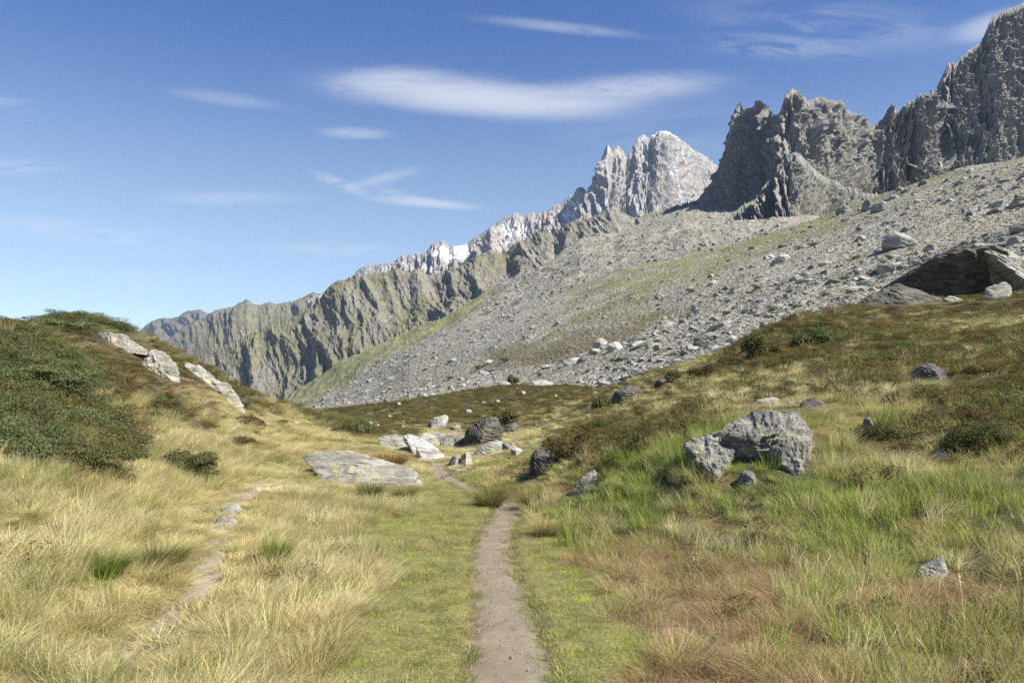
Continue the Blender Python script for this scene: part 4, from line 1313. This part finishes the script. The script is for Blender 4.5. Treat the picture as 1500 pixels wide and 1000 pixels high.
gn_scatter('far_scree_stones', pt2, np.stack([rs.uniform(-.5, .5, n2), rs.uniform(-.5, .5, n2), rs.uniform(0, 6.28, n2)], -1), np.repeat(s2[:, None], 3, 1), rs.integers(0, 8, n2),
           np.ones((n2, 3)), protos, 'pale stones on the scree under the brown ridge')


# ------------------------------------------------------------------ grass and leaf meshes
def blade_mesh(name, root, dirs, length, width, bend, side, segs=4):
    """many tapered blades: root (n,3), dirs (n,3) initial direction, bend (n,3) vector added quadratically"""
    n_ = len(root)
    t = np.linspace(0, 1, segs + 1)
    V = []
    for k, tk in enumerate(t):
        c = root + dirs * (length * tk)[:, None] + bend * (length * tk * tk)[:, None]
        wv = side * (width * (1 - tk ** 1.8) * .5)[:, None]
        if k < segs:
            V += [c - wv, c + wv]
        else:
            V.append(c)
    V = np.stack(V, 1)          # n, 2*segs+1, 3
    m_ = 2 * segs + 1
    base = (np.arange(n_) * m_)[:, None]
    quads = np.concatenate([base + np.array([2 * k, 2 * k + 1, 2 * k + 3, 2 * k + 2]) for k in range(segs - 1)], 0)
    tris = base + np.array([2 * segs - 2, 2 * segs - 1, 2 * segs])
    me = mesh_np(name, V.reshape(-1, 3), [quads, tris], False)
    tt_ = np.repeat(t, 2)[:m_]
    attr(me, 'tip', np.tile(tt_, n_))
    return me


def tuft(seed, n_, h, rad, spread, droop, lean, width, hvar=.35, segs=4):
    r = np.random.default_rng(seed)
    a = r.uniform(0, 6.283, n_)
    q = rad * np.sqrt(r.random(n_))
    root = np.stack([q * np.cos(a), q * np.sin(a), np.zeros(n_) - .02], -1)
    a2 = a + r.normal(0, .7, n_)
    sp = np.abs(r.normal(0, spread, n_)) + .05
    d = np.stack([np.cos(a2) * sp + lean[0], np.sin(a2) * sp + lean[1], np.ones(n_)], -1)
    d /= np.linalg.norm(d, axis=1)[:, None]
    L = h * (1 - hvar * r.random(n_) ** 1.3 * 1.6).clip(.25)
    b = np.stack([np.cos(a2) * droop * r.uniform(.3, 1.2, n_) + lean[0] * droop, np.sin(a2) * droop * r.uniform(.3, 1.2, n_) + lean[1] * droop, -droop * r.uniform(.3, .9, n_)], -1)
    a3 = r.uniform(0, 3.1416, n_)
    side = np.stack([np.cos(a3), np.sin(a3), np.zeros(n_)], -1)
    return blade_mesh('grass_tuft', root, d, L, width * r.uniform(.6, 1.2, n_), b, side, segs)


def leaf_mesh(name, cen, nrm, size, r, aspect=.6):
    """leaves as small folded quads"""
    n_ = len(cen)
    t = r.normal(size=(n_, 3))
    t = t - nrm * (t * nrm).sum(1)[:, None]
    t /= np.linalg.norm(t, axis=1)[:, None]
    b = np.cross(nrm, t)
    s = size[:, None]
    V = np.stack([cen - t * s, cen + b * s * aspect - nrm * s * .15, cen + t * s, cen - b * s * aspect - nrm * s * .15], 1)
    base = (np.arange(n_) * 4)[:, None]
    return mesh_np(name, V.reshape(-1, 3), [base + np.array([0, 1, 2]), base + np.array([0, 2, 3])], False)


def mound_leaves(seed, n_, rx, rz, size, up=.4, shell=.35, lumps=7):
    """leaves on and inside a lumpy low dome"""
    r = np.random.default_rng(seed)
    lc = np.stack([r.uniform(-.65, .65, lumps), r.uniform(-.65, .65, lumps), r.uniform(0.0, .55, lumps)], -1)
    lr = r.uniform(.28, .55, lumps)
    k = r.integers(0, lumps, n_)
    d = r.normal(size=(n_, 3))
    d /= np.linalg.norm(d, axis=1)[:, None]
    d[:, 2] = np.abs(d[:, 2]) * .9 - .1
    rad = lr[k] * (1 - shell * r.random(n_) ** 1.5)
    c = lc[k] + d * rad[:, None]
    c *= np.array([rx, rx, rz])
    c[:, 2] = np.maximum(c[:, 2], -.02)
    nr_ = d + r.normal(0, .55, (n_, 3)) + np.array([0, 0, up])
    nr_ /= np.linalg.norm(nr_, axis=1)[:, None]
    return leaf_mesh('leaf_clump', c, nr_, size * r.uniform(.6, 1.3, n_), r), c


def blade_mat(name, transl=.35, var=.35, base_tint=(1, 1, 1), tip_tint=(1, 1, 1), inst=True, color=(.3, .3, .1), dead=.0):
    m, n = mat(name)
    if inst:
        a = n.n('ShaderNodeAttribute', attribute_name='col', attribute_type='INSTANCER').outputs['Color']
    else:
        a = n.n('ShaderNodeRGB')
        a.outputs[0].default_value = tuple(color) + (1,)
        a = a.outputs[0]
    ri = n.n('ShaderNodeNewGeometry').outputs['Random Per Island']
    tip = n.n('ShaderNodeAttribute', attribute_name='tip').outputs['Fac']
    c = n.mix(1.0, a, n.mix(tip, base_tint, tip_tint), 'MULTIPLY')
    c = n.mix(n.math('GREATER_THAN', n.math('FRACT', n.math('MULTIPLY', ri, 3.77)), 1 - dead), c, (.55, .49, .31))
    lo, hi = 1 - var, 1 + var
    k = n.n('ShaderNodeMapRange', {'Value': ri, 'To Min': lo, 'To Max': hi}).outputs[0]
    c = n.n('ShaderNodeVectorMath', {0: c, 'Scale': k}, operation='SCALE').outputs[0]
    hs = n.n('ShaderNodeHueSaturation', {'Color': c, 'Hue': n.n('ShaderNodeMapRange', {'Value': n.math('FRACT', n.math('MULTIPLY', ri, 7.31)), 'To Min': .485, 'To Max': .515}).outputs[0]}).outputs[0]
    df = n.n('ShaderNodeBsdfDiffuse', {'Color': hs})
    tl = n.n('ShaderNodeBsdfTranslucent', {'Color': hs})
    mx = n.n('ShaderNodeMixShader', {0: transl, 1: df.outputs[0], 2: tl.outputs[0]})
    n.t.links.new(mx.outputs[0], n.n('ShaderNodeOutputMaterial').inputs[0])
    return m


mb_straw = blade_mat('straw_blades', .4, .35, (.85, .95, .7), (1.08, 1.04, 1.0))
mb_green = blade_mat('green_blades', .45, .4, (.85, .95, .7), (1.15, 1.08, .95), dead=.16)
mb_leaf = blade_mat('heath_leaves', .3, .5)


def setm(mes, m):
    for q in mes:
        q.materials.append(m)
    return mes


T_straw = setm([tuft(1000 + i, 210, .29, .13, .30, .36, (.34, -.12), .0036, hvar=.45) for i in range(6)], mb_straw)
T_turf = setm([tuft(1100 + i, 260, .055, .15, .55, .3, (.0, 0), .0032, segs=2) for i in range(4)], mb_green)
T_lush = setm([tuft(1200 + i, 130, .27, .14, .20, .22, (.08, 0), .0046, hvar=.45) for i in range(5)], mb_green)
T_olive = setm([tuft(1300 + i, 170, .23, .16, .34, .35, (.14, -.05), .0036, hvar=.5) for i in range(5)], mb_green)
T_mat = setm([tuft(1400 + i, 230, .28, .13, .8, .55, (.15, -.15), .0030) for i in range(5)], mb_straw)
T_heath = setm([mound_leaves(1500 + i, 620, .26, .20, .0105)[0] for i in range(5)], mb_leaf)
T_jun = setm([mound_leaves(1600 + i, 800, .34, .30, .011, up=.8)[0] for i in range(4)], mb_leaf)


def stalk_mesh(seed, n_=14):
    """thin flowering stalks with small seed heads"""
    r = np.random.default_rng(seed)
    root = np.stack([r.uniform(-.12, .12, n_), r.uniform(-.12, .12, n_), np.zeros(n_)], -1)
    d = np.stack([r.normal(0, .14, n_) + .06, r.normal(0, .14, n_), np.ones(n_)], -1)
    L = r.uniform(.3, .52, n_)
    b = np.stack([r.normal(.12, .1, n_), r.normal(0, .08, n_), -.05 * np.ones(n_)], -1)
    side = np.stack([np.ones(n_), np.zeros(n_), np.zeros(n_)], -1)
    V, q, t_ = [], [], []
    for k in range(n_):
        for tk in (0, .33, .66, .84, .92, 1.0):
            c = root[k] + d[k] * L[k] * tk + b[k] * L[k] * tk * tk
            wd = .0011 if tk < .8 else (.0042 if tk < 1 and tk > .86 else .0015)
            V += [c - side[k] * wd, c + side[k] * wd]
        o_ = k * 12
        for s in range(5):
            q.append([o_ + 2 * s, o_ + 2 * s + 1, o_ + 2 * s + 3, o_ + 2 * s + 2])
    me = mesh_np('seed_stalk', np.array(V), [np.array(q)], False)
    attr(me, 'tip', np.ones(len(V)))
    return me


T_stalk = setm([stalk_mesh(1700 + i) for i in range(4)], mb_straw)


def ground_points(dens, y0, y1, seed, pxa=-260, pxb=1760):
    """random ground points; dens(y) per square metre"""
    r = np.random.default_rng(seed)
    out = []
    ys = np.exp(np.linspace(math.log(y0), math.log(y1), 60))
    for a, b in zip(ys[:-1], ys[1:]):
        xa, xb = (pxa - 750) / F * b - .5, (pxb - 750) / F * b + .5
        c = int(dens((a + b) / 2) * (b - a) * (xb - xa))
        out.append(np.stack([r.uniform(xa, xb, c), r.uniform(a, b, c)], -1))
    return np.concatenate(out)


def clear_of_rocks(x, y, k=1.0):
    ok = np.ones(len(x), bool)
    for fx, fy, rx, ry, _l in FOOT:
        ok &= ((x - fx) / (rx * k)) ** 2 + ((y - fy) / (ry * k)) ** 2 > 1
    return ok


# probability of each plant kind in each zone: straw, turf, lush, olive, mat, heath, juniper, stalk
MIX = {
    'S': [.76, .00, .04, .13, .02, .01, .0, .05],
    'T': [.00, .975, .0, .02, .005, .0, .0, .0],
    'G': [.03, .03, .70, .19, .02, .01, .0, .05],
    'O': [.15, .06, .07, .50, .09, .04, .0, .11],
    'B': [.05, .02, .02, .16, .68, .02, .0, .05],
    'H': [.07, .0, .01, .13, .0, .73, .03, .03],
    'J': [.02, .0, .0, .03, .0, .35, .59, .01],
    'M': [.30, .0, .0, .28, .02, .34, .0, .06],
}
TY = ['straw', 'turf', 'lush', 'olive', 'mat', 'heath', 'jun', 'stalk']
DEN = {'straw': 40, 'turf': 84, 'lush': 40, 'olive': 42, 'mat': 34, 'heath': 36, 'jun': 26, 'stalk': 9}
MX = np.array([[MIX[k][i] for i in range(8)] for k in KINDS])
BASE = np.array([DEN[t] for t in TY], float)
NMAX = 84.0
pp = ground_points(lambda y: NMAX * min(1.0, (11 / y) ** 1.25), 2.6, 105, 71)
x, y = pp[:, 0], pp[:, 1]
r = np.random.default_rng(72)
zk = zone(x, y)
tdp = trail_dist(x, y, PATH_L)
tdt = trail_dist(x, y, TRAIL_L)
# plant kind with density thinning
cum = MX[zk].cumsum(1)
ty = (r.random(len(x))[:, None] * cum[:, -1:] > cum).sum(1).clip(0, 7)
keep = r.random(len(x)) < BASE[ty] / NMAX
keep &= (tdp > .98 + .25 * r.random(len(x)) + np.where(ty == 1, -.10, .35) + np.where((ty == 5) | (ty == 0) | (ty == 3), .25, 0)) & (tdt > .75 + .9 * r.random(len(x)))
keep &= clear_of_rocks(x, y, .92)
keep &= ~((y > 60) & (ty < 5) & (r.random(len(x)) < .6))
x, y, ty, zk, tdp = x[keep], y[keep], ty[keep], zk[keep], tdp[keep]
z = ground_z(x, y)
q3 = np.stack([x, y, np.zeros(len(x))], -1)
nA, nB, nC = fbm(q3 / 1.1, 3), fbm(q3 / 2.9 + 40, 3), fbm(q3 / .5 + 80, 2)
wind = fbm(q3 / 2.2 + 12, 2) * 1.1
far = np.clip((y / 11) ** .5, 1, 2.3)
PAL = {
    'straw': [(.68, .595, .37), (.61, .50, .28), (.76, .68, .46), (.43, .40, .19)],
    'turf': [(.30, .32, .11), (.24, .275, .085), (.38, .36, .15), (.33, .36, .09)],
    'lush': [(.23, .32, .065), (.28, .34, .075), (.36, .38, .11), (.18, .255, .055)],
    'olive': [(.34, .35, .12), (.42, .385, .165), (.265, .295, .09), (.49, .44, .23)],
    'mat': [(.40, .275, .165), (.47, .35, .22), (.33, .215, .125), (.48, .385, .24)],
    'heath': [(.115, .125, .042), (.145, .11, .048), (.17, .10, .052), (.09, .105, .038)],
    'jun': [(.12, .145, .06), (.10, .12, .055), (.16, .165, .07), (.13, .125, .055)],
    'stalk': [(.40, .32, .18), (.32, .23, .12), (.46, .38, .22), (.34, .28, .14)],
}
GRP = {'straw': (T_straw, 'straw_grass', 'blond dry grass swept sideways across the meadow'), 'turf': (T_turf, 'short_grass', 'short green turf along both sides of the dirt path'),
       'lush': (T_lush, 'green_grass', 'lush upright green grass on the right bank'), 'olive': (T_olive, 'olive_grass', 'olive and gold mixed grass on the banks'),
       'mat': (T_mat, 'brown_grass', 'matted reddish brown grass right of the path'), 'heath': (T_heath, 'heath_shrubs', 'dark green and rust heath covering knoll, mound and right slope'),
       'jun': (T_jun, 'juniper_cover', 'low green juniper carpet on the left knoll'), 'stalk': (T_stalk, 'seed_grass', 'thin stalks with seed heads standing above the grass')}
for ti, t in enumerate(TY):
    s = np.where(ty == ti)[0]
    m_ = len(s)
    if not m_:
        continue
    pal = np.array(PAL[t])
    w1 = sstep(-.35, .35, nA[s] + r.normal(0, .14, m_))[:, None]
    w2 = sstep(-.3, .3, nB[s] + r.normal(0, .18, m_))[:, None]
    cc = (pal[0] * (1 - w1) + pal[1] * w1) * (1 - w2) + (pal[2] * (1 - w1) + pal[3] * w1) * w2
    if t == 'heath':
        red = (y[s] > 9)[:, None] & (r.random(m_) < .03 + .10 * sstep(.0, .5, nC[s] + nB[s]))[:, None]
        cc = np.where(red, np.array((.16, .08, .045)), cc)
        gr = (r.random(m_) < .16)[:, None]
        cc = np.where(gr, np.array((.15, .15, .045)), cc)
    if t == 'turf':
        rt = sstep(770, 850, 750 + F * x[s] / y[s])[:, None]
        cc = cc * (1 - rt) + cc * np.array((1.02, 1.18, .75)) * rt
        nearpath = sstep(3.2, 1.2, tdp[s])[:, None]
        cc = cc * (1 - .45 * nearpath) + np.array((.24, .215, .115)) * .45 * nearpath
    cc = cc * (1 + .12 * r.normal(0, 1, m_)[:, None]).clip(.7, 1.4)
    hs = np.ones(m_)
    if t == 'straw':
        hs = (.75 + .5 * sstep(-.3, .4, nC[s])) * 1.0
    low = np.zeros(m_)
    for fx, fy, rx_, ry_, lo_ in FOOT:
        if not lo_:
            continue
        dd = np.hypot((x[s] - fx) / (rx_ + .25 * fy / 10), (y[s] - (fy - .35 * ry_ - .3)) / (ry_ + .9 * fy / 15))
        low = np.maximum(low, sstep(1.35, .9, dd))
    tl = trail_dist(x[s], y[s] + .12, TRAIL_L)
    low = np.maximum(low, sstep(4.5, 2.0, tl))
    if t in ('lush', 'olive'):
        hs = .8 + .5 * sstep(-.3, .4, nC[s])
    if t == 'stalk':
        hs = np.full(m_, .85)
    if t == 'mat':
        hs = .7 + .5 * sstep(-.3, .4, nC[s])
    sc_ = r.uniform(.8, 1.25, m_) * far[s] ** (.9 if t in ('heath', 'jun') else .55)
    # heath and juniper clumps hug slopes
    rz = r.uniform(0, 6.28, m_)
    if t == 'straw':
        rz = wind[s] + r.normal(0, .5, m_) - .25
    rot = np.stack([r.normal(0, .12, m_), r.normal(0, .12, m_), rz], -1)
    scl = np.stack([sc_, sc_, sc_ * hs * (1 - .55 * low) * np.interp(y[s], [11, 18, 30, 60], [1, .6, .5, .45])], -1)
    ms, nm, lab = GRP[t]
    gn_scatter(nm, np.stack([x[s], y[s], z[s] - .01], -1), rot, scl, r.integers(0, len(ms), m_), cc, ms, lab)


m_grav, n = mat('pebble')
oi = n.n('ShaderNodeObjectInfo').outputs['Random']
n.t.links.new(n.n('ShaderNodeBsdfPrincipled', {'Base Color': n.mix(oi, (.16, .13, .095), (.32, .28, .22)), 'Roughness': .9}).outputs[0], n.n('ShaderNodeOutputMaterial').inputs[0])
gprotos = []
for q_ in protos:
    q_ = q_.copy()
    q_.materials.clear()
    q_.materials.append(m_grav)
    gprotos.append(q_)
rg = np.random.default_rng(90)
k_ = rg.integers(0, int(len(PATH_L) * .8), 5200)
off_ = np.clip(rg.normal(0, .55, 5200), -1.15, 1.15)
tg = np.gradient(PATH_L[:, :2], axis=0)
tg /= np.linalg.norm(tg, axis=1)[:, None]
gx_ = PATH_L[k_, 0] + tg[k_, 1] * off_ * PATH_L[k_, 2] + rg.normal(0, .03, 5200)
gy_ = PATH_L[k_, 1] - tg[k_, 0] * off_ * PATH_L[k_, 2] + rg.normal(0, .03, 5200)
gs_ = np.minimum(.0024 * (1 - rg.random(5200)) ** (-.45), .012)
gn_scatter('gravel', np.stack([gx_, gy_, ground_z(gx_, gy_) + .012 - .02 * np.abs(off_) ** 6], -1), rg.uniform(0, 6, (5200, 3)), np.repeat(gs_[:, None], 3, 1), rg.integers(0, 8, 5200), np.ones((5200, 3)), gprotos,
           'small pebbles strewn on the dirt path')

# ------------------------------------------------------------------ individual shrubs
def leafmat(name, a, b, c_):
    m, n = mat(name)
    ri = n.n('ShaderNodeNewGeometry').outputs['Random Per Island']
    co = n.n('ShaderNodeTexCoord').outputs['Object']
    nz = n.noise(co, 3.0, 3, .6)
    c = n.mix(n.ramp(nz, .35, .65), a, b)
    c = n.mix(n.ramp(ri, .80, .86), c, c_)
    k = n.n('ShaderNodeMapRange', {'Value': n.math('FRACT', n.math('MULTIPLY', ri, 9.7)), 'To Min': .6, 'To Max': 1.4}).outputs[0]
    c = n.n('ShaderNodeVectorMath', {0: c, 'Scale': k}, operation='SCALE').outputs[0]
    mx = n.n('ShaderNodeMixShader', {0: .3, 1: n.n('ShaderNodeBsdfDiffuse', {'Color': c}).outputs[0], 2: n.n('ShaderNodeBsdfTranslucent', {'Color': c}).outputs[0]})
    n.t.links.new(mx.outputs[0], n.n('ShaderNodeOutputMaterial').inputs[0])
    return m


ml_dark = leafmat('rhododendron_leaf', (.075, .09, .035), (.11, .12, .048), (.16, .11, .05))
ml_jun = leafmat('juniper_leaf', (.085, .11, .045), (.12, .145, .06), (.17, .17, .08))
ml_rust = leafmat('rust_heath_leaf', (.10, .075, .035), (.085, .08, .033), (.15, .075, .04))
m_twig, n = mat('twig_bark')
nn_ = n.noise(n.n('ShaderNodeTexCoord').outputs['Object'], 30, 4)
n.t.links.new(n.n('ShaderNodeBsdfPrincipled', {'Base Color': n.mix(nn_, (.07, .05, .035), (.17, .13, .10)), 'Roughness': .9}).outputs[0], n.n('ShaderNodeOutputMaterial').inputs[0])


def shrub(px, py, wpx, hpx, m, label, seed, name='shrub', cat='shrub', n_=None, leaf=None, group=None, flat=1.0, Y=None):
    h = hit(px, py)
    if Y:
        h = px2w(px, py, Y)
    w_, hh = wpx / F * h[1] / 2, hpx / F * h[1]
    rx, rz_ = w_ / .95, hh / .95
    leaf = leaf or max(.010, .0013 * h[1])
    n_ = n_ or int(min(16000, max(900, 2.6 * (w_ * w_ * 1.3 + w_ * hh * 2.0) / (leaf * leaf))))
    me, c = mound_leaves(seed, n_, rx, rz_, leaf, up=.5, shell=.45, lumps=14)
    e = bpy.data.objects.new(name, None)
    C.objects.link(e)
    e.location = (h[0], h[1] + w_ * .3, float(ground_z(h[0], h[1] + w_ * .3)[0]) - .03 if not Y else h[2])
    tag(e, label, cat, group)
    fo = link('foliage', me, m, e)
    # branching stems from the base into the crown
    r_ = np.random.default_rng(seed)
    k = 26
    sel = c[r_.integers(0, len(c), k)]
    V, q = [], []
    for i_, t_ in enumerate(sel):
        mid_ = t_ * np.array([.4, .4, .6]) + r_.normal(0, .04, 3) * rx
        ring = []
        for j_, (pc, rr_) in enumerate(((np.array([0, 0, -.03]) + r_.normal(0, .05, 3) * np.array([rx, rx, 0]), .012), (mid_, .008), (t_, .003))):
            for a_ in (0, 2.09, 4.19):
                V.append(pc + np.array([math.cos(a_), math.sin(a_), 0]) * rr_ * max(1, rx * 2))
        o_ = i_ * 9
        for j_ in (0, 1):
            for a_ in range(3):
                q.append([o_ + j_ * 3 + a_, o_ + j_ * 3 + (a_ + 1) % 3, o_ + j_ * 3 + 3 + (a_ + 1) % 3, o_ + j_ * 3 + 3 + a_])
    link('stems', mesh_np('stems', np.array(V), [np.array(q)], True), m_twig, e)
    return e


shrub(268, 694, 98, 44, ml_dark, 'round dark green shrub alone in straw grass left of the side trail', 1)
shrub(348, 652, 56, 17, ml_rust, 'low dark shrub right of and above the round shrub', 2)
shrub(362, 626, 70, 24, ml_rust, 'rust brown shrub below the lowest knoll slab', 3)
shrub(95, 680, 170, 46, ml_dark, 'wide dark heath shrub at the foot of the left knoll', 4)
shrub(20, 668, 130, 60, ml_jun, 'green juniper at the left edge above the wide dark shrub', 5, name='juniper')
shrub(45, 562, 150, 38, ml_jun, 'green juniper high on the left knoll', 6, name='juniper')
shrub(160, 476, 46, 12, ml_jun, 'juniper sprig on the crest of the left knoll, right end', 7, name='juniper')
shrub(85, 478, 80, 14, ml_jun, 'long low juniper along the left knoll crest', 71, name='juniper')
shrub(1118, 522, 70, 46, ml_dark, 'tall dark bush on the right skyline beside the moraine', 8)
shrub(1200, 500, 62, 34, ml_jun, 'lighter bush right of the tall dark skyline bush', 9)
shrub(1045, 548, 74, 22, ml_rust, 'low rusty shrub left of the tall dark skyline bush', 10)
shrub(888, 596, 44, 26, ml_dark, 'dark bush beside the half hidden skyline rock', 11)
shrub(996, 556, 40, 18, ml_dark, 'small dark bush on the skyline above the right bank', 12)
shrub(840, 668, 88, 44, ml_rust, 'heath hummock overhanging the dark bank rock', 13)
shrub(742, 620, 46, 22, ml_dark, 'dark shrub on top of the big dark block in the dip', 14, Y=26.2)
shrub(515, 636, 60, 26, ml_jun, 'green shrub on the rise left of the dip cluster', 15)
shrub(455, 615, 30, 10, ml_rust, 'brown shrub on the far edge of the straw saddle', 16)
shrub(752, 562, 18, 14, ml_jun, 'little conifer bush on the crest of the heath mound', 17, Y=76)
shrub(955, 655, 90, 30, ml_dark, 'heath hummock left of the craggy rock', 18)
shrub(1440, 660, 120, 50, ml_dark, 'dark heath shrub low on the right slope', 19)
shrub(1300, 640, 90, 26, ml_dark, 'dark heath shrub right of the small upright stone', 20)
# grass tussocks that stand out
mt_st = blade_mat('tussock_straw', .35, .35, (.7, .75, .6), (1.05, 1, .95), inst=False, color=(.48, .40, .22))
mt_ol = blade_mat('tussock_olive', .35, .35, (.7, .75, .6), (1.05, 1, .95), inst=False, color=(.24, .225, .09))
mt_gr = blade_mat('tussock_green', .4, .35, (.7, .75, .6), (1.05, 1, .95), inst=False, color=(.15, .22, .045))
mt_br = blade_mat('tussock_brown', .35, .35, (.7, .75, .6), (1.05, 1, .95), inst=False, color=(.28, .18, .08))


def tussock(px, py, wpx, hpx, m, label, seed, n_=900, droop=.55, spread=.5, lean=(.1, 0)):
    h = hit(px, py)
    hh = hpx / F * h[1]
    ww = wpx / F * h[1]
    me = tuft(seed, n_, hh * 1.35, ww * .22, spread, droop, lean, .0045 * max(1, h[1] / 10))
    o = link('grass_tussock', me, m)
    o.location = (h[0], h[1] + .05, float(ground_z(h[0], h[1] + .05)[0]))
    tag(o, label, 'grass tussock')


tussock(715, 740, 70, 44, mt_ol, 'olive grass tussock standing in the bend of the dirt path', 31)
tussock(722, 728, 50, 30, mt_ol, 'smaller olive tussock behind the path bend tussock', 32)
tussock(572, 682, 66, 32, mt_br, 'rust brown tussock just behind the split slab', 33)
tussock(800, 782, 74, 44, mt_st, 'bright straw tussock at right side of the path beyond the turf', 34, lean=(.25, -.1))
tussock(398, 838, 52, 56, mt_gr, 'upright green tussock amid straw right of the side trail', 35, 500, .2, .22)
tussock(540, 728, 60, 34, mt_ol, 'olive tussock in front of the split slab', 36)
tussock(590, 735, 46, 30, mt_ol, 'green olive tussock at the right foot of the split slab', 37)
tussock(150, 850, 80, 50, mt_gr, 'green tussock low in the left meadow', 38, 600, .35, .4, (.2, 0))
tussock(230, 840, 90, 54, mt_ol, 'leaning olive tussock left of the side trail', 39, 900, .4, .4, (.3, 0))
tussock(775, 742, 50, 30, mt_ol, 'olive tussock on the bank over the path bend', 40)

# small conifers and bushes dotted on the moraine
G2 = 'small green bushes dotted on the moraine'
bp, bc = mound_leaves(1800, 700, .9, 1.0, .06, up=.6)
bp.materials.append(ml_jun)
bpos = [(896, 528), (928, 513), (1020, 505), (1100, 345 + 20), (1170, 408), (1146, 418), (1155, 428), (1065, 442), (1100, 430), (1110, 423), (1140, 440), (1214, 421), (1235, 409), (1252, 378), (940, 500), (1065, 460),
        (1090, 460), (1104, 459), (960, 520), (1190, 468 - 10), (870, 520), (1208, 433), (1130, 455), (1075, 425), (1012, 428), (985, 520), (1040, 490), (1325, 420 - 10), (1240, 436), (1165, 450), (1300, 330), (1190, 360), (1170, 365),
        (905, 540), (860, 545), (820, 540), (790, 550), (700, 540), (660, 555), (740, 530)]
for i, (a, b) in enumerate(bpos):
    q = on_sheet(P1s, v1s, u1s, a, b, 1.0, 3.0)
    o = bpy.data.objects.new('moraine_bush', bp)
    C.objects.link(o)
    k = random.uniform(6, 12) / F * q[1]
    o.location = q - np.array([0, 0, .1])
    o.scale = (k, k, k * random.uniform(.7, 1.1))
    o.rotation_euler = (0, 0, random.uniform(0, 6.28))
    wb = ('right of the tall dark skyline bush' if a > 1150 else 'above the tall dark skyline bush' if a > 1040 else 'between the paired boulders and the tall dark bush' if a > 900 else 'behind the heath mound crest')
    tag(o, 'small green bush among grey moraine stones ' + wb, 'bush', G2)

# ------------------------------------------------------------------ air
hz = bmesh.new()
bmesh.ops.create_cube(hz, size=1)
me = bpy.data.meshes.new('haze')
hz.to_mesh(me)
hz.free()
me.transform(__import__('mathutils').Matrix.LocRotScale(Vector((0, 6800, 800)), None, Vector((26000, 15000, 3100))))
m, n = mat('haze_air')
vol = n.n('ShaderNodeVolumePrincipled', {'Color': (.56, .74, 1.0, 1), 'Density': 2.2e-5, 'Anisotropy': 0.0})
n.t.links.new(vol.outputs[0], n.n('ShaderNodeOutputMaterial').inputs['Volume'])
HZ_O = struct(link('haze', me, m), 'thin blue air haze over the valley', 'stuff')
print('built')
